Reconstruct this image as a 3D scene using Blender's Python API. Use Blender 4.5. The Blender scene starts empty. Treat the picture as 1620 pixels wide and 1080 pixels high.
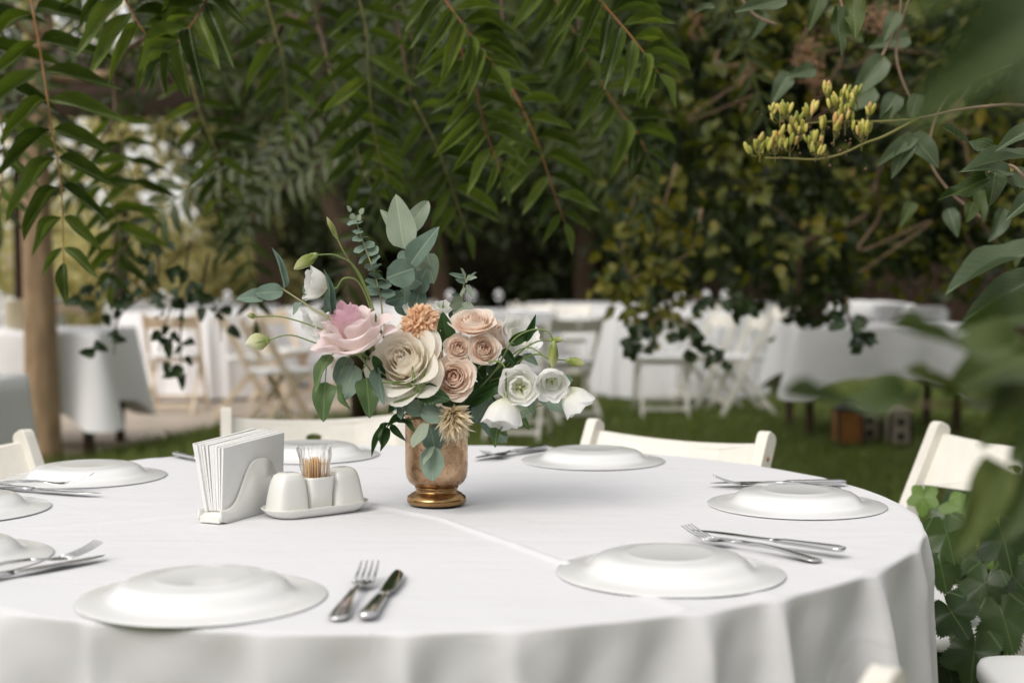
import bpy, math, random
import numpy as np
from mathutils import Vector, Matrix
R = random.Random(7)
sc = bpy.context.scene
col = sc.collection
rad = math.radians
# ---------------------------------------------------------------- camera
CAMH = 1.106; FPX = 2250.0; PITCH = rad(2.8)
cd = bpy.data.cameras.new('camera'); cam = bpy.data.objects.new('camera', cd); col.objects.link(cam)
cam.location = (0, 0, CAMH); cam.rotation_euler = (rad(90) - PITCH, 0, 0)
cd.sensor_width = 36; cd.lens = 50.0; cd.clip_start = .02; cd.clip_end = 600
cd.dof.use_dof = True; cd.dof.focus_distance = 2.12; cd.dof.aperture_fstop = 3.3; cd.dof.aperture_blades = 0
sc.camera = cam
# ---------------------------------------------------------------- sky, sun, exposure
SUN_EL, SUN_AZ = rad(44), rad(218)          # azimuth of the sun clockwise from +Y: behind the camera, to its left
world = bpy.data.worlds.new('World'); sc.world = world; world.use_nodes = True
wn = world.node_tree.nodes; wl = world.node_tree.links
sky = wn.new('ShaderNodeTexSky'); sky.sky_type = 'NISHITA'; sky.sun_disc = False
sky.sun_elevation = SUN_EL; sky.sun_rotation = SUN_AZ; sky.air_density = 1.0; sky.dust_density = 4.0; sky.ozone_density = .6
bgn = wn['Background']; bgn.inputs['Strength'].default_value = .15
hsv = wn.new('ShaderNodeHueSaturation'); hsv.inputs['Saturation'].default_value = .28      # thin high cloud: the sky's own colour, paler
wl.new(sky.outputs[0], hsv.inputs['Color']); cmx = wn.new('ShaderNodeMix'); cmx.data_type = 'RGBA'; cmx.inputs['Factor'].default_value = .42; cmx.inputs['B'].default_value = (10.2, 9.9, 9.4, 1)   # even veil of cloud over the whole sky
wl.new(hsv.outputs[0], cmx.inputs['A']); wl.new(cmx.outputs['Result'], bgn.inputs['Color'])
sd = bpy.data.lights.new('sun', 'SUN'); sd.energy = 1.5; sd.angle = rad(30); sd.color = (1.0, .94, .85)
sun = bpy.data.objects.new('sun', sd); col.objects.link(sun)
sdir = Vector((math.sin(SUN_AZ) * math.cos(SUN_EL), math.cos(SUN_AZ) * math.cos(SUN_EL), math.sin(SUN_EL)))
sun.rotation_euler = (-sdir).to_track_quat('-Z', 'Y').to_euler()
sun.location = sdir * 30
sc.view_settings.view_transform = 'Standard'; sc.view_settings.look = 'None'
sc.view_settings.exposure = -.02; sc.view_settings.gamma = 1; sc.view_settings.use_curve_mapping = False
sc.cycles.use_denoising = True
sc.cycles.max_bounces = 9; sc.cycles.diffuse_bounces = 6; sc.cycles.glossy_bounces = 3
sc.cycles.transmission_bounces = 5; sc.cycles.transparent_max_bounces = 6
sc.cycles.caustics_reflective = False; sc.cycles.caustics_refractive = False
sc.cycles.sample_clamp_indirect = 4

# ---------------------------------------------------------------- helpers
CP, SP = math.cos(PITCH), math.sin(PITCH)
def ray(px, py):
    u = (px - 810) / FPX; v = (540 - py) / FPX
    return Vector((u, CP + v * SP, v * CP - SP))
def D(px, py, Y):                       # point at distance Y in front
    r = ray(px, py); return Vector((0, 0, CAMH)) + r * (Y / r.y)
def P(px, py, z=.75):                   # point on the horizontal plane z
    r = ray(px, py); return Vector((0, 0, CAMH)) + r * ((z - CAMH) / r.z)

def tag(o, label=None, cat=None, group=None, kind=None):
    if label: o['label'] = label
    if cat: o['category'] = cat
    if group: o['group'] = group
    if kind: o['kind'] = kind
    return o
def empty(name, loc=(0, 0, 0), rz=0):
    o = bpy.data.objects.new(name, None); col.objects.link(o)
    o.location = loc; o.rotation_euler = (0, 0, rz); o.empty_display_size = .05
    return o
def thing(name, label, cat, loc=(0, 0, 0), group=None, kind=None):
    return tag(empty(name, loc), label, cat, group, kind)
def attach(o, p):                       # parts are built in world coordinates
    if p is None: return o
    o.parent = p
    if p.type == 'EMPTY': o.matrix_parent_inverse = Matrix.Translation(-Vector(p.location))
    return o

def smooth(me, on=True):
    me.polygons.foreach_set('use_smooth', [on] * len(me.polygons)); me.update()

class MB:
    def __init__(s): s.v = []; s.f = []; s.uv = {}
    def add(s, vs, fs):
        n = len(s.v); s.v += [tuple(v) for v in vs]; s.f += [tuple(i + n for i in f) for f in fs]; return s
    def box(s, c, d, m=None, taper=1.0):
        x, y, z = d[0] / 2, d[1] / 2, d[2] / 2; vs = []
        for k in (-1, 1):
            t = 1 if k < 0 else taper
            for a, b in ((-1, -1), (1, -1), (1, 1), (-1, 1)): vs.append(Vector((a * x * t, b * y * t, k * z)))
        vs = [(m @ v if m else v) + Vector(c) for v in vs]
        return s.add(vs, [(3, 2, 1, 0), (4, 5, 6, 7), (0, 1, 5, 4), (1, 2, 6, 5), (2, 3, 7, 6), (3, 0, 4, 7)])
    def tube(s, pts, rr, n=8, cap=True):
        pts = [Vector(p) for p in pts]
        if not hasattr(rr, '__len__'): rr = [rr] * len(pts)
        vs = []; fs = []; up = None
        for i, p in enumerate(pts):
            t = (pts[min(i + 1, len(pts) - 1)] - pts[max(i - 1, 0)])
            t = t.normalized() if t.length > 1e-9 else Vector((0, 0, 1))
            if up is None:
                up = t.orthogonal().normalized()
            up = (up - t * up.dot(t)); up = up.normalized() if up.length > 1e-6 else t.orthogonal().normalized()
            b = t.cross(up)
            for k in range(n):
                a = 2 * math.pi * k / n
                vs.append(p + (up * math.cos(a) + b * math.sin(a)) * rr[i])
        for i in range(len(pts) - 1):
            for k in range(n):
                k2 = (k + 1) % n
                fs.append((i * n + k, i * n + k2, (i + 1) * n + k2, (i + 1) * n + k))
        if cap:
            fs.append(tuple(range(n - 1, -1, -1))); fs.append(tuple((len(pts) - 1) * n + k for k in range(n)))
        return s.add(vs, fs)
    def lathe(s, prof, n=48, c=(0, 0, 0), m=None):
        vs = []; fs = []
        for r, z in prof:
            for k in range(n):
                a = 2 * math.pi * k / n
                v = Vector((r * math.cos(a), r * math.sin(a), z)); vs.append((m @ v if m else v) + Vector(c))
        for i in range(len(prof) - 1):
            for k in range(n):
                k2 = (k + 1) % n
                fs.append((i * n + k, i * n + k2, (i + 1) * n + k2, (i + 1) * n + k))
        return s.add(vs, fs)
    def loft(s, secs, cap=True):         # secs: list of rings with the same number of points
        n = len(secs[0]); vs = [v for r in secs for v in r]; fs = []
        for i in range(len(secs) - 1):
            for k in range(n):
                k2 = (k + 1) % n
                fs.append((i * n + k, i * n + k2, (i + 1) * n + k2, (i + 1) * n + k))
        if cap:
            fs.append(tuple(range(n - 1, -1, -1))); fs.append(tuple((len(secs) - 1) * n + k for k in range(n)))
        return s.add(vs, fs)
    def mesh(s, name, mat=None, sm=True):
        me = bpy.data.meshes.new(name); me.from_pydata(s.v, [], s.f)
        if mat: me.materials.append(mat)
        smooth(me, sm); return me
    def build(s, name, mat, parent=None, sm=True, bevel=0):
        o = bpy.data.objects.new(name, s.mesh(name, mat, sm)); col.objects.link(o); attach(o, parent)
        if bevel:
            b = o.modifiers.new('bevel', 'BEVEL'); b.width = bevel; b.segments = 2; b.limit_method = 'ANGLE'
        return o
def npmesh(name, v, f4, mat, uv=None, sm=True):
    """v (n,3), f4 (m,4) quads"""
    me = bpy.data.meshes.new(name); m = len(f4); k = f4.shape[1]
    me.vertices.add(len(v)); me.vertices.foreach_set('co', np.asarray(v, np.float32).ravel())
    me.loops.add(m * k); me.loops.foreach_set('vertex_index', np.asarray(f4, np.int32).ravel())
    me.polygons.add(m); me.polygons.foreach_set('loop_start', np.arange(0, m * k, k, dtype=np.int32))
    me.polygons.foreach_set('loop_total', np.full(m, k, np.int32))
    me.update(calc_edges=True)
    if uv is not None:
        l = me.uv_layers.new(name='UVMap'); l.data.foreach_set('uv', np.asarray(uv, np.float32)[np.asarray(f4).ravel()].ravel())
    if mat: me.materials.append(mat)
    smooth(me, sm); return me
def link(name, me, parent=None, mw=None):
    o = bpy.data.objects.new(name, me); col.objects.link(o); attach(o, parent)
    if mw is not None: o.matrix_basis = mw
    return o
def grid_mesh(name, fn, nu, nv, mat, sm=True):      # fn(a,b) a,b in 0..1 -> (co, uv)
    v = []; uv = []
    for i in range(nu + 1):
        for j in range(nv + 1):
            c, t = fn(i / nu, j / nv); v.append(tuple(c)); uv.append(t)
    f = [(i * (nv + 1) + j, (i + 1) * (nv + 1) + j, (i + 1) * (nv + 1) + j + 1, i * (nv + 1) + j + 1) for i in range(nu) for j in range(nv)]
    return npmesh(name, np.array(v), np.array(f), mat, np.array(uv), sm)
def spline(pts, n=8):                                # Catmull-Rom through the points
    pts = [Vector(p) for p in pts]; q = [pts[0] * 2 - pts[1]] + pts + [pts[-1] * 2 - pts[-2]]; out = []
    for i in range(1, len(q) - 2):
        for k in range(n):
            t = k / n
            out.append(.5 * ((2 * q[i]) + (q[i + 1] - q[i - 1]) * t + (2 * q[i - 1] - 5 * q[i] + 4 * q[i + 1] - q[i + 2]) * t * t + (3 * q[i] - q[i - 1] - 3 * q[i + 1] + q[i + 2]) * t ** 3))
    return out + [pts[-1]]

# ---------------------------------------------------------------- materials
def newmat(name):
    m = bpy.data.materials.new(name); m.use_nodes = True
    return m, m.node_tree.nodes, m.node_tree.links, m.node_tree.nodes['Principled BSDF']
def ramp(nd, stops):
    r = nd.new('ShaderNodeValToRGB'); e = r.color_ramp.elements
    e[0].position, e[0].color = stops[0][0], (*stops[0][1], 1); e[1].position, e[1].color = stops[-1][0], (*stops[-1][1], 1)
    for p, c in stops[1:-1]:
        x = e.new(p); x.color = (*c, 1)
    return r
def plain(name, c1, c2=None, rough=.5, metal=0, scale=20, bump=0, bscale=200, spec=.5, coord='Object', stretch=None, detail=4, coat=0):
    m, nd, lk, b = newmat(name)
    tc = nd.new('ShaderNodeTexCoord'); src = tc.outputs[coord]
    if stretch:
        mp = nd.new('ShaderNodeMapping'); mp.inputs['Scale'].default_value = stretch; lk.new(src, mp.inputs[0]); src = mp.outputs[0]
    n = nd.new('ShaderNodeTexNoise'); n.inputs['Scale'].default_value = scale; n.inputs['Detail'].default_value = detail
    lk.new(src, n.inputs['Vector'])
    r = ramp(nd, [(.3, c1), (.7, c2 or c1)]); lk.new(n.outputs['Fac'], r.inputs[0]); lk.new(r.outputs[0], b.inputs['Base Color'])
    b.inputs['Roughness'].default_value = rough; b.inputs['Metallic'].default_value = metal; b.inputs['Specular IOR Level'].default_value = spec
    b.inputs['Coat Weight'].default_value = coat; b.inputs['Coat Roughness'].default_value = .08
    if bump:
        n2 = nd.new('ShaderNodeTexNoise'); n2.inputs['Scale'].default_value = bscale; lk.new(src, n2.inputs['Vector'])
        bp = nd.new('ShaderNodeBump'); bp.inputs['Strength'].default_value = bump; bp.inputs['Distance'].default_value = .002
        lk.new(n2.outputs['Fac'], bp.inputs['Height']); lk.new(bp.outputs[0], b.inputs['Normal'])
    return m
def leafmat(name, dark, light, tip=None, rib=None, rough=.45, trans=.3, island=False, ribw=.035, veins=.25, spec=.4, radial=False):
    m, nd, lk, b = newmat(name)
    uv = nd.new('ShaderNodeUVMap'); sp = nd.new('ShaderNodeSeparateXYZ'); lk.new(uv.outputs[0], sp.inputs[0])
    def math_(op, a, c=None, v=None):
        n = nd.new('ShaderNodeMath'); n.operation = op
        if hasattr(a, 'default_value') or hasattr(a, 'links'): lk.new(a, n.inputs[0])
        else: n.inputs[0].default_value = a
        if c is not None:
            if hasattr(c, 'links'): lk.new(c, n.inputs[1])
            else: n.inputs[1].default_value = c
        return n.outputs[0]
    if island:
        g = nd.new('ShaderNodeNewGeometry'); rnd = g.outputs['Random Per Island']
    else:
        g = nd.new('ShaderNodeObjectInfo'); rnd = g.outputs['Random']
    tc = nd.new('ShaderNodeTexCoord'); nz = nd.new('ShaderNodeTexNoise'); nz.inputs['Scale'].default_value = 3
    lk.new(tc.outputs['Object'], nz.inputs['Vector'])
    fac = math_('ADD', math_('MULTIPLY', rnd, .75), math_('MULTIPLY', math_('SUBTRACT', nz.outputs['Fac'], .35), .8))
    r = ramp(nd, [(0, dark), (.85, light)] + ([(1, tip)] if tip else [])) if tip is None else ramp(nd, [(0, dark), (.8, light), (1, tip)])
    lk.new(fac, r.inputs[0])
    ax = math_('ABSOLUTE', math_('SUBTRACT', sp.outputs['X'], .5))
    ribm = nd.new('ShaderNodeMapRange'); ribm.inputs['From Min'].default_value = ribw; ribm.inputs['From Max'].default_value = ribw * .3
    lk.new(ax, ribm.inputs['Value'])
    if radial:                            # main veins fan out from the stalk
        an = math_('ARCTAN2', math_('SUBTRACT', sp.outputs['X'], .5), math_('ADD', sp.outputs['Y'], .06))
        fr0 = math_('ABSOLUTE', math_('SUBTRACT', math_('FRACT', math_('ADD', math_('MULTIPLY', an, 1.35), .5)), .5))
        lk.new(math_('MULTIPLY', math_('MULTIPLY', fr0, .9), math_('ADD', math_('ABSOLUTE', sp.outputs['Y']), .1)), ribm.inputs['Value'])
    mix = nd.new('ShaderNodeMix'); mix.data_type = 'RGBA'
    lk.new(math_('MULTIPLY', ribm.outputs[0], .75 if rib else .35), mix.inputs['Factor']); lk.new(r.outputs[0], mix.inputs['A'])
    rc = rib or tuple(min(1, c * 1.6 + .03) for c in light); mix.inputs['B'].default_value = (*rc, 1)
    # side veins: chevrons
    vv = math_('SINE', math_('MULTIPLY', math_('SUBTRACT', sp.outputs['Y'], math_('MULTIPLY', ax, .9)), 62))
    vm = nd.new('ShaderNodeMapRange'); vm.inputs['From Min'].default_value = .75; vm.inputs['From Max'].default_value = 1; lk.new(vv, vm.inputs['Value'])
    mix2 = nd.new('ShaderNodeMix'); mix2.data_type = 'RGBA'; lk.new(math_('MULTIPLY', vm.outputs[0], veins), mix2.inputs['Factor'])
    lk.new(mix.outputs['Result'], mix2.inputs['A']); mix2.inputs['B'].default_value = (*rc, 1)
    lk.new(mix2.outputs['Result'], b.inputs['Base Color'])
    b.inputs['Roughness'].default_value = rough; b.inputs['Specular IOR Level'].default_value = spec
    if not island:
        bp = nd.new('ShaderNodeBump'); bp.inputs['Strength'].default_value = .35; bp.inputs['Distance'].default_value = .002
        lk.new(math_('SUBTRACT', math_('MULTIPLY', vv, -2.0 * veins), ribm.outputs[0]), bp.inputs['Height']); lk.new(bp.outputs[0], b.inputs['Normal'])
    t = nd.new('ShaderNodeBsdfTranslucent'); mixs = nd.new('ShaderNodeMixShader'); mixs.inputs[0].default_value = trans
    hs = nd.new('ShaderNodeHueSaturation'); hs.inputs['Saturation'].default_value = 1.2; hs.inputs['Value'].default_value = 1.3
    lk.new(mix2.outputs['Result'], hs.inputs['Color']); lk.new(hs.outputs[0], t.inputs['Color'])
    lk.new(b.outputs[0], mixs.inputs[1]); lk.new(t.outputs[0], mixs.inputs[2]); lk.new(mixs.outputs[0], nd['Material Output'].inputs['Surface'])
    return m
def petalmat(name, base, mid, edge, trans=.3, rough=.6, nscale=14, sat=1.15):
    m, nd, lk, b = newmat(name)
    uv = nd.new('ShaderNodeUVMap'); sp = nd.new('ShaderNodeSeparateXYZ'); lk.new(uv.outputs[0], sp.inputs[0])
    tc = nd.new('ShaderNodeTexCoord'); nz = nd.new('ShaderNodeTexNoise'); nz.inputs['Scale'].default_value = nscale * 3; lk.new(tc.outputs['Object'], nz.inputs['Vector'])
    a = nd.new('ShaderNodeMath'); a.operation = 'MULTIPLY_ADD'; lk.new(nz.outputs['Fac'], a.inputs[0]); a.inputs[1].default_value = .3; 
    s2 = nd.new('ShaderNodeMath'); s2.operation = 'SUBTRACT'; lk.new(sp.outputs['Y'], s2.inputs[0]); s2.inputs[1].default_value = .15
    lk.new(s2.outputs[0], a.inputs[2])
    r = ramp(nd, [(0, base), (.5, mid), (1, edge)]); lk.new(a.outputs[0], r.inputs[0])
    lk.new(r.outputs[0], b.inputs['Base Color']); b.inputs['Roughness'].default_value = rough; b.inputs['Specular IOR Level'].default_value = .25
    b.inputs['Sheen Weight'].default_value = .15
    wv = nd.new('ShaderNodeTexWave'); wv.wave_type = 'BANDS'; wv.bands_direction = 'X'; wv.inputs['Scale'].default_value = 9; wv.inputs['Distortion'].default_value = 2
    lk.new(uv.outputs[0], wv.inputs['Vector'])
    bp = nd.new('ShaderNodeBump'); bp.inputs['Strength'].default_value = .15; bp.inputs['Distance'].default_value = .001
    lk.new(wv.outputs['Fac'], bp.inputs['Height']); lk.new(bp.outputs[0], b.inputs['Normal'])
    t = nd.new('ShaderNodeBsdfTranslucent'); mx = nd.new('ShaderNodeMixShader'); mx.inputs[0].default_value = trans
    hs = nd.new('ShaderNodeHueSaturation'); hs.inputs['Saturation'].default_value = sat; lk.new(r.outputs[0], hs.inputs['Color']); lk.new(hs.outputs[0], t.inputs['Color'])
    lk.new(b.outputs[0], mx.inputs[1]); lk.new(t.outputs[0], mx.inputs[2]); lk.new(mx.outputs[0], nd['Material Output'].inputs['Surface'])
    return m
def clothmat(name, c, wav=.5):
    m, nd, lk, b = newmat(name)
    tc = nd.new('ShaderNodeTexCoord')
    n = nd.new('ShaderNodeTexNoise'); n.inputs['Scale'].default_value = 900; lk.new(tc.outputs['Object'], n.inputs['Vector'])
    mp = nd.new('ShaderNodeMapping'); mp.inputs['Scale'].default_value = (1.3, 5.5, 2.5); mp.inputs['Rotation'].default_value = (0, 0, rad(-8)); lk.new(tc.outputs['Object'], mp.inputs[0])
    n2 = nd.new('ShaderNodeTexNoise'); n2.inputs['Scale'].default_value = 2.6; n2.inputs['Detail'].default_value = 3; n2.inputs['Distortion'].default_value = .6; lk.new(mp.outputs[0], n2.inputs['Vector'])
    b1 = nd.new('ShaderNodeBump'); b1.inputs['Strength'].default_value = .12; b1.inputs['Distance'].default_value = .001; lk.new(n.outputs['Fac'], b1.inputs['Height'])
    n4 = nd.new('ShaderNodeTexNoise'); n4.inputs['Scale'].default_value = 11; n4.inputs['Detail'].default_value = 5; n4.inputs['Distortion'].default_value = 1.2; lk.new(tc.outputs['Object'], n4.inputs['Vector'])
    b4 = nd.new('ShaderNodeBump'); b4.inputs['Strength'].default_value = .16; b4.inputs['Distance'].default_value = .012; lk.new(n4.outputs['Fac'], b4.inputs['Height']); lk.new(b1.outputs[0], b4.inputs['Normal'])
    b2 = nd.new('ShaderNodeBump'); b2.inputs['Strength'].default_value = wav; b2.inputs['Distance'].default_value = .02; lk.new(n2.outputs['Fac'], b2.inputs['Height']); lk.new(b4.outputs[0], b2.inputs['Normal'])
    lk.new(b2.outputs[0], b.inputs['Normal'])
    b.inputs['Base Color'].default_value = (*c, 1); b.inputs['Roughness'].default_value = .85; b.inputs['Specular IOR Level'].default_value = .2
    b.inputs['Sheen Weight'].default_value = .15
    return m
def woodgrain(name, c1, c2, rough=.6, st=(6, 6, 1), scale=6, bump=.3):
    return plain(name, c1, c2, rough, scale=scale, stretch=st, bump=bump, bscale=30)

M = {}
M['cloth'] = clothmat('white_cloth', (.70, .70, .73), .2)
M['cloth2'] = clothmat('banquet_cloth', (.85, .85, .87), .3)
M['china'] = plain('white_china', (.80, .805, .815), (.83, .835, .84), rough=.2, coat=.3)
M['ceramic'] = plain('glazed_ceramic', (.78, .78, .74), (.80, .80, .77), rough=.2, coat=.4)
M['napkin'] = plain('napkin_paper', (.80, .80, .79), (.83, .83, .82), rough=.95, scale=60, bump=.5, bscale=350, spec=.1)
M['steel'] = plain('polished_steel', (.60, .60, .61), (.68, .68, .68), rough=.09, metal=1, scale=40, bump=.05, bscale=90)
M['paint'] = plain('ivory_paint', (.76, .73, .66), (.82, .79, .73), rough=.42, scale=8, stretch=(5, 5, 1), bump=.15, bscale=60)
M['paintwood'] = plain('cream_wood', (.62, .48, .33), (.76, .66, .52), rough=.5, scale=5, stretch=(5, 5, 1), bump=.15, bscale=60)
M['seatwhite'] = plain('seat_vinyl', (.82, .82, .82), (.84, .84, .84), rough=.5)
M['screw'] = plain('rusty_screw', (.35, .16, .07), (.5, .3, .12), rough=.5, metal=.6)
M['tooth'] = plain('toothpick_wood', (.62, .38, .18), (.78, .55, .30), rough=.6, scale=60)
# ---------------------------------------------------------------- leaf shapes
def w_lance(s): return math.sin(math.pi * min(1, s) ** .72) ** .9 if 0 < s < 1 else 0
def w_ovate(s): return (math.sin(math.pi * s ** .62)) ** .75 if 0 < s < 1 else 0
def w_round(s): return (math.sin(math.pi * s ** .85)) ** .55 if 0 < s < 1 else 0
def w_heart(s): return (math.sin(math.pi * s ** .5)) ** .62 * (1 - .15 * s) if 0 < s < 1 else 0
def leaf_mesh(name, wf, mat, fold=.25, droop=.15, wave=0, n=9, m=3, seed=0, ser=0, curl=0):
    rr = random.Random(seed)
    ph = rr.random() * 6
    def fn(a, b):
        s = a; t = b * 2 - 1
        w = wf(s) * .5
        if ser: w *= 1 - ser * ((s * 11) % 1)
        x = t * w
        z = fold * abs(x) - droop * s * s + wave * math.sin(s * 7 + ph) * abs(t) * w + curl * math.sin(t * 1.5) * w * s
        return (x, s, z), (.5 + t * .5 * max(.05, w * 2), s)
    return grid_mesh(name, fn, n, m * 2, mat)
def lobed_mesh(name, mat, seed=0, lobes=5, cup=.12):
    rr = random.Random(seed); N = 120; out = []
    for k in range(N):
        a = -math.pi / 2 + 2 * math.pi * k / N          # starts at the stalk
        th = (k / N) * 2 * math.pi
        c = abs(math.cos(th / 2 * lobes / 1.0 + math.pi / 2 * 0 + (math.pi / 2 if lobes % 2 == 0 else 0)))
        u = abs(((k / N) * 2 - 1))                      # 1 at stalk, 0 at the tip
        lob = .58 + .42 * max(math.exp(-((u) / .15) ** 2), .85 * math.exp(-((u - .36) / .13) ** 2), .6 * math.exp(-((u - .70) / .14) ** 2))
        if u > .93: lob *= .45 + .55 * (1 - u) / .07
        sr = 1 - .10 * ((k * .5) % 1 * 2 if u < .93 else 0)
        r = .55 * lob * sr * (1 + .03 * rr.uniform(-1, 1))
        out.append((r * math.cos(a), .42 + r * math.sin(a)))
    vs = []; uv = []; rings = (0, .35, .7, 1)
    for q in rings:
        for i, (x, y) in enumerate(out):
            X = x * q; Y = .42 + (y - .42) * q
            z = cup * (X * X + (Y - .42) ** 2) * -1.6 + .05 * math.sin(i / N * 2 * math.pi * 3 + seed * 2) * q * q 
            vs.append((X, Y, z)); uv.append((.5 + X, Y))
    fs = [(r * N + k, r * N + (k + 1) % N, (r + 1) * N + (k + 1) % N, (r + 1) * N + k) for r in range(3) for k in range(N)]
    return npmesh(name, np.array(vs), np.array(fs), mat, np.array(uv))
def orient(base, tip, width, roll=0, nrm=None, lift=1.0):
    base = Vector(base); tip = Vector(tip); y = (tip - base); L = y.length; y = y / L
    n = Vector(nrm) if nrm is not None else Vector((0, -1, .35))
    n = n - y * n.dot(y)
    n = n.normalized() if n.length > 1e-4 else y.orthogonal().normalized()
    if roll: n = Matrix.Rotation(roll, 3, y) @ n
    x = y.cross(n).normalized(); n = x.cross(y)
    m = Matrix(((x.x * width, y.x * L, n.x * L * lift, base.x), (x.y * width, y.y * L, n.y * L * lift, base.y), (x.z * width, y.z * L, n.z * L * lift, base.z), (0, 0, 0, 1)))
    return m
# cheap leaf for masses of foliage: 8 verts, 6 quads-ish
def cloud(name, pts, mat, size, wr=.5, seed=1, droop=.5, up=.6, outdir=None, parent=None, kind='stuff'):
    """pts (n,3) leaf bases; each leaf is a folded blade of its own with random direction"""
    rs = np.random.RandomState(seed); n = len(pts); pts = np.asarray(pts, float)
    L = rs.uniform(size[0], size[1], n)
    d = rs.normal(size=(n, 3)); d /= np.linalg.norm(d, axis=1)[:, None]; d[:, 2] = d[:, 2] * .6 - droop; d /= np.linalg.norm(d, axis=1)[:, None]
    nn = rs.normal(size=(n, 3)); nn[:, 2] += up * 2; nn[:, 1] -= up
    nn -= d * (nn * d).sum(1)[:, None]; nn /= np.linalg.norm(nn, axis=1)[:, None]
    x = np.cross(d, nn); W = L * wr * rs.uniform(.8, 1.15, n)
    T = [(0, 0, 0), (.38, .28, .10), (.5, .5, .12), (.33, .78, .04), (0, 1, -.16), (-.33, .78, .04), (-.5, .5, .12), (-.38, .28, .10), (0, .28, 0), (0, .5, 0), (0, .78, -.06)]
    F = [(0, 1, 8, 8), (8, 1, 2, 9), (9, 2, 3, 10), (10, 3, 4, 4), (0, 8, 7, 7), (8, 9, 6, 7), (9, 10, 5, 6), (10, 4, 5, 5)]
    quads = [(0, 1, 8, 7), (8, 1, 2, 9), (7, 8, 9, 6), (9, 2, 3, 10), (6, 9, 10, 5), (10, 3, 4, 5)]
    V = np.zeros((n, 11, 3)); UV = np.zeros((n, 11, 2))
    for k, (a, b, c) in enumerate(T):
        V[:, k] = pts + x * (a * W)[:, None] + d * (b * L)[:, None] + nn * (c * L)[:, None]
        UV[:, k] = (.5 + a, b)
    f = (np.arange(n)[:, None, None] * 11 + np.array(quads)[None]).reshape(-1, 4)
    me = npmesh(name, V.reshape(-1, 3), f, mat, UV.reshape(-1, 2))
    o = link(name, me, parent)
    if kind: o['kind'] = kind
    return o
def clumps(n, boxmin, boxmax, nc, sig, seed, mask=None):
    rs = np.random.RandomState(seed); lo = np.array(boxmin); hi = np.array(boxmax)
    c = rs.uniform(lo, hi, (nc, 3))
    if mask is not None: c = c[[bool(mask(*q)) for q in c]]
    s = rs.uniform(.5, 1.3, len(c)) * sig
    k = rs.randint(0, len(c), n)
    return c[k] + rs.normal(size=(n, 3)) * s[k][:, None] * np.array([1, 1, .75])

# ================================================================ SETTING
M['lawn'] = plain('lawn', (.085, .10, .032), (.13, .15, .05), rough=.9, scale=3, bump=.5, bscale=60, spec=.1)
M['soil'] = plain('soil', (.05, .04, .03), (.09, .075, .05), rough=.95, scale=4)
M['paving'] = plain('paving', (.42, .36, .30), (.54, .47, .40), rough=.9, scale=5, bump=.4, bscale=40, spec=.15)
b = MB(); b.add([(-250, -40, 0), (250, -40, 0), (250, 400, 0), (-250, 400, 0)], [(0, 1, 2, 3)])
tag(b.build('lawn', M['lawn'], sm=False), kind='structure')
pv = [(-30, 7.6), (-4.5, 7.6), (-2.75, 7.95), (-2.5, 8.8), (-2.1, 10.2), (-1.3, 11.0), (-.4, 11.6), (.1, 12.6), (.1, 17), (-30, 17)]
b = MB(); b.add([(x, y, .004) for x, y in pv], [tuple(range(len(pv)))])
tag(b.build('path', M['paving'], sm=False), kind='structure')
def in_poly(x, y, p=pv):
    c = False; j = len(p) - 1
    for i in range(len(p)):
        if (p[i][1] > y) != (p[j][1] > y) and x < (p[j][0] - p[i][0]) * (y - p[i][1]) / (p[j][1] - p[i][1]) + p[i][0]: c = not c
        j = i
    return c
# grass blades
M['grass'] = leafmat('grass_blades', (.075, .12, .022), (.19, .24, .06), island=True, trans=.3, veins=0, rough=.6)
rs = np.random.RandomState(3); N = 90000
gy = 2.6 + 11 * rs.rand(N) ** 1.15; gx = (rs.rand(N) * 2 - 1) * (gy * .42 + .4)
keep = np.array([not in_poly(x, y) for x, y in zip(gx, gy)]); gx = gx[keep]; gy = gy[keep]; n = len(gx)
hgt = rs.uniform(.03, .075, n); a = rs.rand(n) * 6.28; w = rs.uniform(.003, .006, n); lx = rs.normal(size=n) * .02; ly = rs.normal(size=n) * .02
V = np.zeros((n, 4, 3)); V[:, 0] = np.c_[gx - w * np.cos(a), gy - w * np.sin(a), np.zeros(n)]; V[:, 1] = np.c_[gx + w * np.cos(a), gy + w * np.sin(a), np.zeros(n)]
V[:, 2] = np.c_[gx + lx + .3 * w, gy + ly, hgt]; V[:, 3] = np.c_[gx + lx - .3 * w, gy + ly, hgt * .97]
tag(link('grass', npmesh('grass', V.reshape(-1, 3), np.arange(n * 4).reshape(-1, 4), M['grass'], np.tile([[.4, 0], [.6, 0], [.55, 1], [.45, 1]], (n, 1)))), 'short mown green grass of the lawn around the tables', 'grass', kind='stuff')

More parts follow.
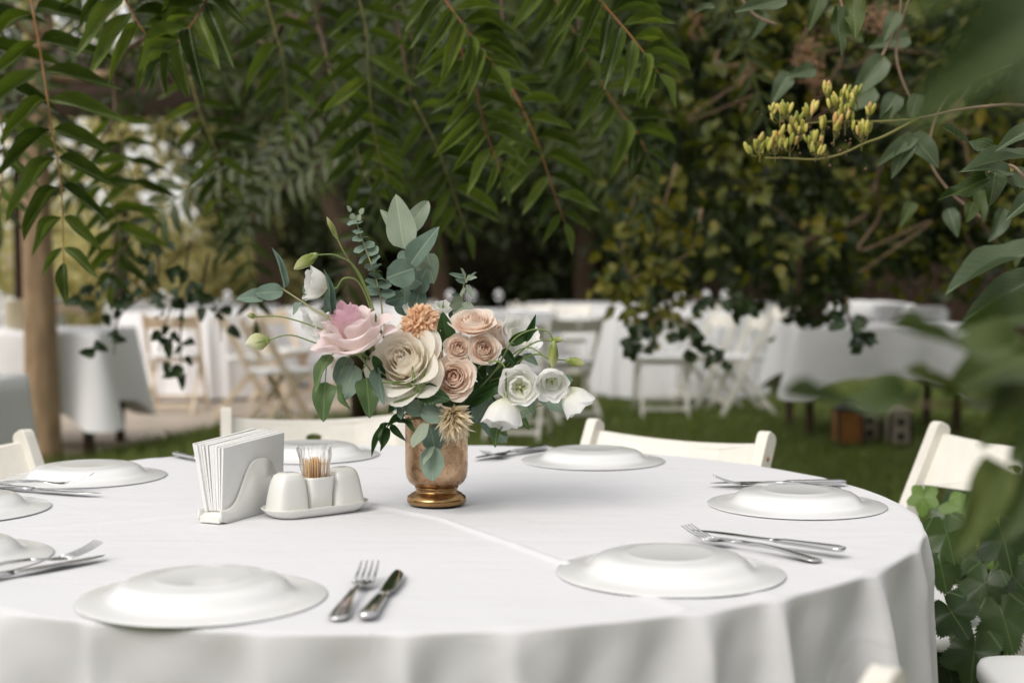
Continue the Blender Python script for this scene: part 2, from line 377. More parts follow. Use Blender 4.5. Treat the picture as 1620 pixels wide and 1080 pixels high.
# unseen trees added behind the viewpoint to darken the cloth front; the knives mirror them
M['hedgecore'] = plain('hedge_core', (.012, .010, .007), (.022, .02, .012), rough=1, scale=2, spec=0)  # near-black backing: shade between the leaves put into its colour
M['behind'] = leafmat('added_tree_leaf', (.014, .028, .008), (.06, .09, .022), island=True, trans=.2, veins=0)
bt = thing('hedge', 'unseen dark green trees added behind the viewpoint to shade the cloth, mirrored in the knife blades', 'hedge', (0, -6, 0))
cloud('foliage', np.concatenate([clumps(5000, (-9, -7.2, .2), (9, -5.8, 4.4), 260, .4, 211), clumps(3000, (-8.5, -5, .2), (-7, 3, 4.0), 150, .4, 213), clumps(3000, (5.5, -5, .2), (7, 5, 4.6), 150, .4, 214)]), M['behind'], (.22, .4), .6, 212, parent=bt)
MB().box((0, -7.4, 1.9), (20, .5, 3.8)).box((-8.9, -2, 1.7), (.5, 10, 3.4)).box((7.4, -.5, 1.9), (.5, 11, 3.8)).build('dark_backing', M['hedgecore'], bt, False)
# far hedge that closes the garden
M['hedge'] = leafmat('hedge_leaf', (.010, .018, .005), (.050, .070, .016), tip=(.12, .11, .03), island=True, trans=.2, veins=0)  # leaf darks deepened to stand for shade inside the hedge
hr = thing('hedge', 'tall dense dark hedge closing the garden behind the banquet tables', 'hedge', (3, 21, 0))
b = MB()
nx, nz = 44, 16
vs = []; fs = []
rs = np.random.RandomState(5)
for i in range(nx + 1):
    for j in range(nz + 1):
        vs.append((-4.9 + 24 * i / nx, 22.2 + rs.uniform(-.5, .5), -.1 + 8 * j / nz))
for i in range(nx):
    for j in range(nz): fs.append((i * (nz + 1) + j, (i + 1) * (nz + 1) + j, (i + 1) * (nz + 1) + j + 1, i * (nz + 1) + j + 1))
b.add(vs, fs); b.build('dark_backing', M['hedgecore'], hr)
cloud('foliage', clumps(26000, (-5.0, 20.6, .2), (13, 22.0, 8.5), 520, .42, 11), M['hedge'], (.12, .22), .5, 12, parent=hr)

# dark wooden fence seen under the vines
M['fence'] = woodgrain('fence_wood', (.035, .018, .010), (.085, .045, .026), rough=.8)
fn_ = thing('wooden_fence', 'dark brown upright board fence behind the right-hand tables', 'fence', (3, 19.8, 0))
bb = MB(); bb.box((0, 0, .95), (.135, .024, 1.9)); sl = bb.mesh('slat', M['fence'], False)
for k in range(46):
    o = link('slat', sl, fn_); o.location = (2.7 + k * .15 + R.uniform(-.004, .004), 19.8 + R.uniform(-.008, .008), R.uniform(-.02, .02))
for z in (.4, 1.5):
    MB().box((6.1, 19.845, z), (7.0, .04, .09)).build('rail', M['fence'], fn_, False)

# pale far side on the left: bushes in sun, a pavilion roof
M['sunlitbush'] = leafmat('sunlit_bush', (.26, .25, .09), (.66, .60, .32), tip=(.84, .76, .52), island=True, trans=.45, veins=0)  # sun glow put into the leaf colour, pale and warm
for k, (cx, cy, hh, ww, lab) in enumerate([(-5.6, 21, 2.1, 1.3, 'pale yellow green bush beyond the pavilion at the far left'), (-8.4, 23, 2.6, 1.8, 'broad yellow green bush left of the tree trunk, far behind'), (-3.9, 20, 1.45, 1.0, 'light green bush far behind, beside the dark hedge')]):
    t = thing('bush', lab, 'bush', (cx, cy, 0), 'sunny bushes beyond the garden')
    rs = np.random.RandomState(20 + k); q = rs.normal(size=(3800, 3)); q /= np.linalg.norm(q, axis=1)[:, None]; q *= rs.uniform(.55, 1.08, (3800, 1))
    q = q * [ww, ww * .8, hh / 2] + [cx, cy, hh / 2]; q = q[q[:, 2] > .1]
    cloud('foliage', q, M['sunlitbush'], (.10, .2), .5, 30 + k, parent=t)
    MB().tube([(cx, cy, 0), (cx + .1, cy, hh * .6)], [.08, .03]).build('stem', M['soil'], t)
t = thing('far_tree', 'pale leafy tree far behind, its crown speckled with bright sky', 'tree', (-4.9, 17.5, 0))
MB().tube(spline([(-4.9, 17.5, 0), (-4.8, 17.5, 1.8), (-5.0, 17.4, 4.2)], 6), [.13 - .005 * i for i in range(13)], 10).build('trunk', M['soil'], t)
cloud('crown', clumps(2600, (-6.8, 16.6, 1.7), (-3.0, 18.6, 5.0), 90, .24, 131), M['sunlitbush'], (.13, .22), .5, 132, parent=t)
M['beige'] = plain('beige_plaster', (.50, .40, .31), (.60, .50, .40), rough=.9, scale=1.2, bump=.2, bscale=20)
M['darkroof'] = plain('brown_roof', (.035, .018, .012), (.06, .032, .02), rough=.8, scale=4)
w_ = thing('garden_wall', 'long low beige plastered wall at the far left', 'wall', (-9, 27, 0))
MB().box((-9, 27, .75), (15, .3, 1.5)).build('wall_face', M['beige'], w_, False)
MB().box((-9, 27, 1.55), (15.1, .42, .1)).build('coping', M['paving'], w_, False)
pvn = thing('garden_pavilion', 'open garden pavilion with dark brown roof at the left', 'pavilion', (-5.2, 14, 0))
MB().box((-5.2, 14, 2.86), (4.6, 3.4, .14), taper=1).box((-5.2, 14, 3.1), (4.2, 3.0, .34), taper=.3).build('roof', M['darkroof'], pvn, False)
for x in (-7.3, -5.3):
    for y in (12.5, 15.4): MB().box((x, y, 1.395), (.13, .13, 2.79)).build('post', M['darkroof'], pvn, False)
MB().box((-5.2, 12.42, 2.72), (4.5, .08, .13)).build('beam', M['darkroof'], pvn, False)

# ---------------------------------------------------------------- trees behind
M['bark'] = plain('smooth_bark', (.22, .145, .085), (.38, .265, .155), rough=.85, scale=7, stretch=(3, 3, .8), bump=.8, bscale=40)
M['bark2'] = plain('dark_bark', (.045, .03, .018), (.11, .07, .04), rough=.9, scale=8, stretch=(4, 4, .8), bump=.8, bscale=40)
M['dark_leaf'] = leafmat('dark_canopy_leaf', (.010, .020, .006), (.050, .070, .016), tip=(.10, .14, .035), island=True, trans=.3, veins=0)  # shade among the crowns put into the dark end of the colour
lt = thing('slender_tree', 'young tree with smooth tan trunk standing at the left edge', 'tree', (-2.72, 8.3, 0))
b = MB(); tp = [P(70, 728, 0), D(66, 600, 8.3), D(62, 450, 8.3), D(56, 300, 8.3), D(60, 150, 8.35), D(66, 30, 8.4), D(60, -200, 8.5)]
tp = spline(tp, 6); b.tube(tp, [.105 - .045 * i / len(tp) + (.02 if i == 0 else 0) for i in range(len(tp))], 14); b.build('trunk', M['bark'], lt)
b = MB()
for (p0, p1) in (((60, 110), (175, 118)), ((62, 60), (-60, -80)), ((62, 20), (150, -120))):
    b.tube(spline([D(*p0, 8.35), D((p0[0] + p1[0]) / 2, (p0[1] + p1[1]) / 2 + 6, 8.3), D(*p1, 8.2)], 5), [.05 - .003 * i for i in range(11)], 8)
b.build('limb', M['bark'], lt)
rm_ = random.Random(4)
def mask_lt(x, y, z):
    if rm_.random() < .45: return True
    px = 810 + x / y * 2250; py = 430 - (z - CAMH) / y * 2250
    return not (130 < px < 290 and 130 < py < 260) and not (0 < px < 60 and 180 < py < 260)
cloud('crown', clumps(1500, (-4.2, 7.2, 2.0), (-1.6, 9.5, 4.6), 60, .26, 41, mask_lt), M['dark_leaf'], (.10, .17), .33, 42, droop=.7, parent=lt)

# stems of the thicket in the middle
for k, (pts, r0, mt, lab) in enumerate([
    ([P(575, 668, 0), D(570, 560, 9.0), D(560, 420, 9.0), D(520, 300, 9.1), D(505, 180, 9.1), D(500, -60, 9.2)], .095, 'bark2', 'dark brown trunk rising behind the bouquet'),
    ([P(440, 586, 0), D(425, 420, 16), D(395, 260, 16), D(372, 200, 16), D(380, -50, 16)], .16, 'bark2', 'leaning brown trunk behind the hanging fronds, left of the bouquet'),
    ([P(700, 576, 0), D(690, 380, 17), D(640, 200, 17), D(650, -60, 17)], .13, 'bark2', 'thin dark trunk behind the middle fronds'),
    ([P(930, 570, 0), D(925, 400, 17.8), D(940, 200, 17.8), D(930, -60, 17.8)], .16, 'bark2', 'dark trunk between the centre table and the hanging vine')]):
    t = thing('thicket_tree', lab, 'tree', pts[0], 'dark trees behind the table')
    q = spline(pts, 6); MB().tube(q, [r0 * (1 - .5 * i / len(q)) for i in range(len(q))], 12).build('trunk', M[mt], t)
    c = pts[-1]
    wd = 2.0 if k == 0 else 3.0
    cloud('crown', clumps(1500 if k == 0 else 4200, (c.x - wd, c.y - 1.2, 1.9 if k == 0 else 1.7), (c.x + wd, c.y + 1.2, 3.7 if k == 0 else 5.2), 60 if k == 0 else 130, .3, 50 + k, lambda x, y, z: (810 + x / y * 2250) > 330 + R.uniform(-30, 30)), M['dark_leaf'], (.12, .2), .33, 60 + k, droop=.7, parent=t)

# ================================================================ HANGING FRONDS
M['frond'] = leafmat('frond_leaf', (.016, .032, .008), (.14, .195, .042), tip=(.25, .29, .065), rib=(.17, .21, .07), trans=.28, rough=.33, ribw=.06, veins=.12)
M['frond_isl'] = leafmat('frond_leaf_far', (.010, .020, .005), (.070, .090, .020), tip=(.09, .13, .035), rib=(.10, .14, .05), trans=.28, rough=.45, island=True, ribw=.06, veins=0)  # darker copy of the near leaves, shade of the depth in its colour
M['rachis'] = plain('red_leaf_stalk', (.30, .10, .045), (.34, .20, .06), rough=.5, scale=6)
M['rachis2'] = plain('green_leaf_stalk', (.16, .16, .04), (.25, .20, .06), rough=.5, scale=6)
LFT = [leaf_mesh('leaflet', w_lance, M['frond'], fold=.35 + .1 * k, droop=.12 + .05 * k, n=10, m=2, seed=k, wave=.15) for k in range(4)]
tree = thing('tree_of_heaven', 'feathery green tree hanging its long compound leaves over the tables', 'tree', P(575, 668, 0) + Vector((1.6, -2.2, 0)), kind=None)
tl = Vector(tree.location)
def frond_geom(pts, n):
    q = spline(pts, 12); ln = [0]
    for i in range(1, len(q)): ln.append(ln[-1] + (q[i] - q[i - 1]).length)
    T = ln[-1]
    def at(s):
        d = s * T
        for i in range(1, len(q)):
            if ln[i] >= d - 1e-9:
                k = (d - ln[i - 1]) / max(1e-9, ln[i] - ln[i - 1]); return q[i - 1].lerp(q[i], k), (q[i] - q[i - 1]).normalized()
        return q[-1], (q[-1] - q[-2]).normalized()
    return q, at, T
def frond(pts, L, n, mat='rachis', nrm=(0, -.75, .66), ang=(80, 46), drp=.06, start=.06, rr=(.0032, .0012)):
    q, at, T = frond_geom(pts, n)
    fr = MB().tube(q, [rr[0] + (rr[1] - rr[0]) * i / len(q) for i in range(len(q))], 6).build('frond', M[mat], tree)
    for i in range(n):
        s = start + (1 - start) * i / (n - .5); p, t = at(s)
        nr = Vector(nrm); side = t.cross(nr).normalized(); nr2 = side.cross(t)
        a = rad(ang[0] + (ang[1] - ang[0]) * s)
        ll = L * (math.sin(math.pi * (.22 + .62 * s)) ** .6) * (1 if s < .75 else 1 - (s - .75) * 1.2)
        for sg in (-1, 1):
            aa = a + rad(R.uniform(-7, 7)); d = t * math.cos(aa) + side * sg * math.sin(aa) + Vector((0, 0, -drp)) + nr2 * R.uniform(-.1, .12)
            d.normalize(); lv = ll * R.uniform(.78, 1.12)
            n3 = nr2 + side * sg * .25 + Vector((R.uniform(-.25, .25), 0, R.uniform(-.1, .3)))
            link('leaflet', LFT[R.randrange(4)], fr, orient(p + side * sg * .002, p + d * lv, lv * R.uniform(.185, .235), 0, n3))
    p, t = at(1); d = (t + Vector((0, 0, -.2))).normalized()
    link('leaflet', LFT[0], fr, orient(p, p + d * L * .55, L * .15, 0, nrm))
    return fr
def pxs(l, z0, z1=None):
    z1 = z1 or z0; return [D(x, y, z0 + (z1 - z0) * i / (len(l) - 1)) for i, (x, y) in enumerate(l)]
frond(pxs([(38, -50), (60, 60), (80, 190), (97, 300), (101, 415)], 3.0, 2.9), .165, 10)
frond(pxs([(170, -60), (198, 0), (226, 48), (262, 96)], 3.0), .159, 7)
frond(pxs([(350, -50), (325, 5), (295, 50), (260, 92)], 2.9), .146, 7, drp=.25)
frond(pxs([(555, -40), (578, 40), (585, 150), (596, 230), (614, 290)], 3.6), .140, 9, 'rachis2')
frond(pxs([(520, 110), (552, 190), (572, 260), (612, 350)], 4.0), .146, 8, 'rachis2')
frond(pxs([(665, -50), (712, 12), (752, 66), (782, 104)], 3.0), .140, 8)
frond(pxs([(722, 60), (752, 140), (768, 205), (792, 272)], 3.1), .140, 8)
frond(pxs([(800, 120), (846, 215), (870, 285), (893, 352)], 3.4), .146, 8)
frond(pxs([(905, -50), (955, 8), (1002, 62), (1042, 116)], 2.8), .140, 8)
frond(pxs([(920, 80), (972, 165), (1008, 212), (1026, 250)], 3.5), .146, 7)
frond(pxs([(655, 160), (690, 230), (712, 290), (738, 365)], 3.8), .146, 8, 'rachis2')
frond(pxs([(850, -60), (876, -5), (905, 45), (930, 90)], 3.4), .146, 6)
frond(pxs([(410, -40), (430, 30), (450, 110), (455, 190)], 3.9), .146, 7, 'rachis2')
frond(pxs([(480, -60), (500, 20), (515, 90), (540, 170)], 4.2), .146, 7, 'rachis2')
frond(pxs([(-60, -50), (-15, 110), (5, 220), (0, 320)], 3.3), .159, 7)
frond(pxs([(300, 120), (320, 190), (345, 250), (350, 330)], 4.3), .146, 7, 'rachis2')
frond(pxs([(180, 180), (200, 250), (215, 320), (200, 400)], 4.4), .146, 7, 'rachis2')
frond(pxs([(140, 250), (175, 320), (190, 380), (180, 450)], 3.9), .140, 6, 'rachis2')
frond(pxs([(620, -60), (640, 20), (655, 80), (650, 150)], 4.2), .146, 7, 'rachis2')
# farther fronds: one mesh
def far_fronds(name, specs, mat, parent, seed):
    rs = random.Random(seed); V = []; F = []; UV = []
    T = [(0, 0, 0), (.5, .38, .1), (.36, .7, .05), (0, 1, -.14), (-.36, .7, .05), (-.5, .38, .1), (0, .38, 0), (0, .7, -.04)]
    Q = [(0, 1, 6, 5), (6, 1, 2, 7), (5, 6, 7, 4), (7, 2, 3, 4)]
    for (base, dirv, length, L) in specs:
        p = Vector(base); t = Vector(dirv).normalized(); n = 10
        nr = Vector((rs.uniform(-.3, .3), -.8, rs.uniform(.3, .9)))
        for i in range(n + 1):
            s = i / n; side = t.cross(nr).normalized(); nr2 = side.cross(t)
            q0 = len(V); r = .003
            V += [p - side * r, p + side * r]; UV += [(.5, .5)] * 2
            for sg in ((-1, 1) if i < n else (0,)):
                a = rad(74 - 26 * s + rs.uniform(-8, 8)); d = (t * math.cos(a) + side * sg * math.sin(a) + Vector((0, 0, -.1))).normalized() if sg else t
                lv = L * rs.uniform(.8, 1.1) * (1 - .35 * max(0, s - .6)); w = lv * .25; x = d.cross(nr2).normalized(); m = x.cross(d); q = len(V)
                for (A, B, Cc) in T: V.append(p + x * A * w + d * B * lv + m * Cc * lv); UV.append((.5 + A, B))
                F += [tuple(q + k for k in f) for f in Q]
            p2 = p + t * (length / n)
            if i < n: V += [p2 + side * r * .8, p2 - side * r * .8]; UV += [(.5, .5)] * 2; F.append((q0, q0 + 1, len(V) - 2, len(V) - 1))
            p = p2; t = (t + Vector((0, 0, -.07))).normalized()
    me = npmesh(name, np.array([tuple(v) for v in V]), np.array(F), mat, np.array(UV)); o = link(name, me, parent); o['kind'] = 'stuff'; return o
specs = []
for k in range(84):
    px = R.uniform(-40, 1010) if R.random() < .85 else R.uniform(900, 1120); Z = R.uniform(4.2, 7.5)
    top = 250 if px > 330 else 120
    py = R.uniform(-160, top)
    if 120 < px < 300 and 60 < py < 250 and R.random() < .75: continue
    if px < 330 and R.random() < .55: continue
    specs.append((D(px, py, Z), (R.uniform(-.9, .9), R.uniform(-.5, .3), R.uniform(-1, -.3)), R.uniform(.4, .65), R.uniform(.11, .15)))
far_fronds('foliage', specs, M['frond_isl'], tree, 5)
# limbs of this tree (its trunk stands behind the bouquet)
b = MB(); z0 = tl; tk = [tl, tl + Vector((.05, .05, 1.2)), tl + Vector((-.1, 0, 2.4)), tl + Vector((0, .1, 3.6))]
tk = [Vector((3.4, 5.6, 0)), Vector((3.2, 5.5, 1.6)), Vector((2.6, 5.2, 2.9)), Vector((1.6, 4.8, 3.3)), Vector((.6, 4.3, 3.0))]
tree.location = tk[0]
for o in tree.children: o.matrix_parent_inverse = Matrix.Translation(-tk[0])
q = spline(tk, 6); b.tube(q, [.11 - .08 * i / len(q) for i in range(len(q))], 12); b.build('trunk', M['bark2'], tree)
hub = tk[-1]
def limb(pts, r0=.022):
    q = spline(pts, 6); MB().tube(q, [r0 * (1 - .75 * i / len(q)) for i in range(len(q))], 8).build('limb', M['bark2'], tree)
rs = np.random.RandomState(99)
cloud('crown', clumps(1800, (-2.2, 5.4, 3.1), (2.2, 7.4, 4.0), 120, .3, 98), M['dark_leaf'], (.13, .2), .4, 97, droop=.2, up=1.2, parent=tree)  # unseen canopy added above the view to shade the foliage below
limb([hub, Vector((.1, 3.6, 2.6)), D(905, -60, 2.85), ])
limb([hub, Vector((-.2, 3.9, 2.5)), D(665, -60, 3.0)]); limb([hub, Vector((-.6, 4.2, 2.5)), D(555, -50, 3.6)])
limb([hub, Vector((-.8, 3.8, 2.7)), D(350, -60, 2.9), D(170, -70, 3.0), D(38, -60, 3.0), D(-60, -50, 3.2)], .03)
limb([D(440, -60, 4.3), D(452, 20, 4.3), D(500, 40, 4.2), D(522, 110, 4.0)], .014); limb([D(452, 25, 4.3), D(430, 70, 4.4), D(400, 60, 4.5)], .012)
limb([D(610, -60, 3.9), D(650, 150, 3.8)], .008); limb([D(700, -50, 3.3), D(722, 62, 3.1)], .006); limb([D(790, -60, 3.6), D(800, 122, 3.4)], .006); limb([D(905, -60, 3.6), D(920, 82, 3.5)], .006)
limb([D(280, -60, 4.4), D(290, 30, 4.4), D(300, 122, 4.3)], .01); limb([D(290, 30, 4.4), D(190, 90, 4.4), D(180, 182, 4.4), D(140, 252, 3.9)], .01)

# ================================================================ VINE MASS ON THE RIGHT
M['vine'] = leafmat('vine_leaf', (.010, .020, .006), (.055, .080, .022), tip=(.14, .14, .03), island=True, trans=.25, veins=.1)
M['vine_y'] = leafmat('vine_leaf_yellowing', (.05, .075, .012), (.17, .17, .03), tip=(.30, .20, .04), island=True, trans=.35, veins=.1)
M['seed'] = plain('dry_seed', (.22, .11, .06), (.36, .22, .13), rough=.9, scale=30)
M['vinewood'] = plain('vine_wood', (.10, .06, .035), (.20, .13, .08), rough=.9, scale=8)
vm = thing('climbing_vine', 'overgrown dark green climbing vine curtain filling the upper right', 'vine', (2.2, 7.2, 0))
def mask_v(x, y, z):
    px = 810 + x / y * 2250; py = 430 - (z - CAMH) / y * 2250
    lim = 420 + 25 * math.sin(px / 47) + (30 if 1250 < px < 1330 else 0) - max(0, 1040 - px) * 1.1
    return px > 930 and py < lim
cloud('foliage', clumps(13000, (.2, 6.2, 1.0), (3.9, 8.2, 2.75), 330, .13, 71, mask_v), M['vine'], (.06, .11), .62, 72, parent=vm)
cloud('foliage', clumps(1500, (.7, 5.6, 1.1), (2.6, 6.6, 2.5), 70, .12, 75, mask_v), M['vine_y'], (.05, .09), .6, 76, parent=vm)
cloud('foliage', clumps(12000, (.9, 15.4, .9), (8, 16.6, 4.6), 260, .3, 77, mask_v), M['hedge'], (.12, .2), .6, 78, parent=vm)
for k in range(11):
    x = R.uniform(1060, 1600); y = R.uniform(-20, 300); Z = R.uniform(5.4, 6.4); pts = [D(x, y, Z)]
    for j in range(4): pts.append(D(x + R.uniform(-60, 60) * (j + 1) * .6, y + 45 * (j + 1) * R.uniform(.4, 1.3), Z + R.uniform(-.1, .1)))
    MB().tube(spline(pts, 6), [.006 * (1 - .02 * i) for i in range(25)], 6).build('stem', M['vinewood'], vm)
MB().tube(spline([D(1262, 470, 6), D(1268, 395, 6), D(1300, 370, 6), D(1370, 340, 6), D(1400, 250, 6), D(1470, 180, 6)], 6), .014, 7).build('stem', M['bark2'], vm)
MB().tube(spline([(2.9, 7.2, 0), (2.8, 7.3, 1.2), (3.0, 7.2, 2.4), (2.7, 7, 3.4)], 6), .06, 8).build('stem', M['bark2'], vm)
b = MB()
for (cx, cy, Z, n, rx, ry) in ((1280, 95, 5.2, 120, 26, 40), (1385, 30, 5.0, 110, 40, 26), (1290, 130, 5.2, 60, 18, 26), (1180, 130, 5.6, 50, 14, 45), (1420, 60, 5.2, 40, 16, 16), (1100, 40, 5.8, 40, 12, 30)):
    for k in range(n):
        c = D(cx + R.gauss(0, rx * .5), cy + R.gauss(0, ry * .5), Z + R.gauss(0, .05)); s = R.uniform(.006, .013)
        m = Matrix.Rotation(R.uniform(0, 3), 3, 'X') @ Matrix.Rotation(R.uniform(0, 3), 3, 'Y')
        b.add([c + m @ Vector(v) * s for v in ((1, 0, 0), (-1, 0, 0), (0, .6, 0), (0, -.6, 0), (0, 0, .5), (0, 0, -.5))], [(0, 2, 4), (2, 1, 4), (1, 3, 4), (3, 0, 4), (2, 0, 5), (1, 2, 5), (3, 1, 5), (0, 3, 5)])
o = b.build('seed_cluster', M['seed'], vm); o['kind'] = 'stuff'
# hanging tail of the vine, yellow green
M['spray'] = leafmat('spray_leaf', (.012, .028, .010), (.035, .06, .02), trans=.25, veins=.1)
M['spray_y'] = leafmat('spray_leaf_yellow', (.07, .10, .015), (.22, .20, .03), tip=(.30, .2, .04), trans=.35, veins=.1)
OV = leaf_mesh('leaf', w_ovate, M['spray'], fold=.3, droop=.2, n=7, m=2, seed=2, wave=.2)
OVY = leaf_mesh('leaf', w_ovate, M['spray_y'], fold=.3, droop=.2, n=7, m=2, seed=3, wave=.2)
def spray(name, label, cat, lines, n, L, Z, mesh, jit=14, group=None, stem='bark2', wr=.7, spread=1.0):
    t = thing(name, label, cat, D(*lines[0][0], Z), group)
    for ln in lines:
        pts = [D(x, y, Z + R.uniform(-.04, .04)) for x, y in ln]
        q = spline(pts, 8); MB().tube(q, [.004 * Z / 4 * (1 - .7 * i / len(q)) for i in range(len(q))], 5).build('stem', M[stem], t)
        for k in range(n):
            p = q[int(R.uniform(.1, 1) * (len(q) - 1))] + Vector((R.gauss(0, jit) * Z / FPX, R.gauss(0, .04 * spread), R.gauss(0, jit * .6) * Z / FPX))
            d = Vector((R.uniform(-1, 1), R.uniform(-.6, .4), R.uniform(-1, .25))).normalized(); l = L * R.uniform(.7, 1.2)
            link('leaf', mesh[R.randrange(len(mesh))], t, orient(p, p + d * l, l * wr * R.uniform(.85, 1.1), R.uniform(-.7, .7)))
    return t
spray('vine_tail', 'yellow green vine tail hanging in front of the right banquet table', 'vine', [[(1010, 240), (1000, 330), (985, 400), (1010, 470), (1035, 520)], [(1070, 260), (1050, 330), (1040, 400), (1050, 470), (1045, 535)], [(1110, 330), (1090, 400), (1000, 440), (975, 470)]], 98, .055, 5.6, [OVY, OVY, OV, OVY], 24, stem='bark', spread=2)
spray('ivy_strand', 'dark leafy strand dangling below the yellow vine tail', 'ivy', [[(1045, 500), (1010, 530), (1000, 555)], [(1075, 500), (1110, 550), (1125, 590)], [(1090, 470), (1150, 480), (1190, 470)]], 16, .06, 5.0, [OV], 13)
spray('ivy_strand', 'small dark leaf tuft hanging before the far right table', 'ivy', [[(1340, 470), (1345, 510), (1368, 548)]], 16, .06, 4.6, [OV], 9)
spray('hanging_branch', 'dark small-leaved branch hanging in front of the left chairs', 'branch', [[(250, 350), (230, 420), (180, 470), (135, 500)], [(250, 380), (245, 450), (190, 500), (180, 560)], [(300, 380), (290, 440), (265, 500), (250, 555)], [(330, 400), (320, 460), (345, 490), (350, 540)], [(200, 390), (160, 440), (140, 470)], [(290, 470), (285, 540), (288, 590)]], 11, .05, 4.4, [OV], 15)

# ================================================================ MAIN TABLE
TC = Vector((-.165, 2.155, 0)); TR = .765; TZ = .75
def folds(th, pk, wd):
    f = 0
    for (c, w, a) in pk:
        d = (th - c + math.pi) % (2 * math.pi) - math.pi
        f += a * math.exp(-abs(d / (w if d > 0 else w * .55)) ** 1.6)
    return f
def round_cloth(name, c, r, z, hem, mat, seed, nt=720, ntop=110, nsk=44, amp=.05, flare=.03, nf=23, crease=None, parent=None):
    rr = random.Random(seed); pk = []; a = 0
    while a < 2 * math.pi - .1:
        pk.append((a, rr.uniform(.022, .058), rr.uniform(.45, 1.3))); a += 2 * math.pi / nf * rr.uniform(.65, 1.35)
    th = np.linspace(0, 2 * math.pi, nt, endpoint=False)
    F = np.array([folds(t, pk, 0) for t in th]); F -= F.mean()
    sl = np.array([math.sin(t * 5 + seed) * .5 + math.sin(t * 9 + 2 * seed) * .4 for t in th])
    V = []; hgt = z - hem; fr = .006
    rings = [(r - fr) * (k / ntop) ** .9 for k in range(1, ntop + 1)]
    for q in rings:
        X = q * np.cos(th); Y = q * np.sin(th)
        zz = z + .0016 * np.exp(-((q - r) / .05) ** 2) * F
        if crease is not None: zz = zz + crease(c[0] + X, c[1] + Y)
        V.append(np.c_[c[0] + X, c[1] + Y, zz])
    for k in range(1, nsk + 1):
        t = k / nsk; ang = min(1, t * nsk / 5) * math.pi / 2
        drop = fr * (1 - math.cos(ang)) if k <= 5 else fr + (hgt - fr) * ((k - 5) / (nsk - 5)) ** 1.15
        tt = drop / hgt; out = r - fr + fr * math.sin(ang)
        thk = th + .05 * tt * sl
        rad_ = out + (flare - .012) * tt + amp * (tt ** .55) * F * (1 - .2 * tt) + .006 * tt * sl + .0045 * np.exp(-((drop - .05) / .03) ** 2) * np.sin(th * 47 + 3 * np.sin(th * 5))
        rad_ = np.maximum(rad_, r - .012 - .03 * tt)
        V.append(np.c_[c[0] + rad_ * np.cos(thk), c[1] + rad_ * np.sin(thk), np.full(nt, z - drop) + .006 * sl * (tt ** 4)])
    nr = len(V); V = np.concatenate(V + [np.array([[c[0], c[1], z + (float(crease(c[0], c[1])) if crease is not None else 0)]])])
    i = np.arange(nt); j = (i + 1) % nt
    f = np.concatenate([np.c_[k * nt + i, k * nt + j, (k + 1) * nt + j, (k + 1) * nt + i][:, ::-1] for k in range(nr - 1)])
    me = npmesh(name, V, f, mat); bmv = len(V) - 1
    # centre disc
    o = link(name, me, parent)
    d = MB(); d.add([tuple(V[k]) for k in range(nt)] + [tuple(V[bmv])], [(k, (k + 1) % nt, nt) for k in range(nt)])
    import bmesh
    bm = bmesh.new(); bm.from_mesh(me); bm.verts.ensure_lookup_table(); cv = bm.verts[bmv]
    for k in range(nt): bm.faces.new((bm.verts[k], bm.verts[(k + 1) % nt], cv))
    bmesh.ops.recalc_face_normals(bm, faces=bm.faces); bm.to_mesh(me); bm.free(); smooth(me)
    return o
cr1 = [P(560, 792), P(700, 822), P(770, 848), P(895, 893)]; cr2 = [P(895, 893), P(1000, 935), P(1150, 990)]; cr3 = [P(60, 835), P(330, 812), P(500, 800)]
cr4 = [P(560, 870), P(900, 862), P(1180, 850)]
def seg_bump(X, Y, pts, w, h):
    out = 0
    for a, b_ in zip(pts[:-1], pts[1:]):
        ax, ay = a.x, a.y; dx, dy = b_.x - ax, b_.y - ay; L2 = dx * dx + dy * dy
        t = np.clip(((X - ax) * dx + (Y - ay) * dy) / L2, 0, 1); d = np.hypot(X - ax - t * dx, Y - ay - t * dy)
        out = np.maximum(out, h * np.exp(-(d / w) ** 2))
    return out
def crease(X, Y):
    return seg_bump(X, Y, cr1, .007, .0034) + seg_bump(X, Y, cr2, .009, .0028) + seg_bump(X, Y, cr3, .012, .0018) + seg_bump(X, Y, cr4, .014, .0007) \
        + .0007 * np.sin(X * 9 + Y * 4) * np.sin(Y * 11 - X * 3)
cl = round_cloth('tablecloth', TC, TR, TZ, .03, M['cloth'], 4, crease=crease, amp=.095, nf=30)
tag(cl, 'white cloth draped over the big round table in the foreground', 'tablecloth')
t = thing('round_table', 'round wooden banquet table hidden beneath the long white cloth', 'table', (TC.x, TC.y, 0))
M['ply'] = woodgrain('plywood', (.40, .28, .16), (.5, .37, .22))
MB().lathe([(0, .715), (TR - .03, .715), (TR - .03, .743), (0, .743)], 64, TC).build('tabletop', M['ply'], t, False)
for a in (45, 135, 225, 315):
    x = TC.x + .5 * math.cos(rad(a)); y = TC.y + .5 * math.sin(rad(a)); MB().tube([(x, y, 0), (x, y, .715)], .016, 10).build('leg', M['steel'], t)

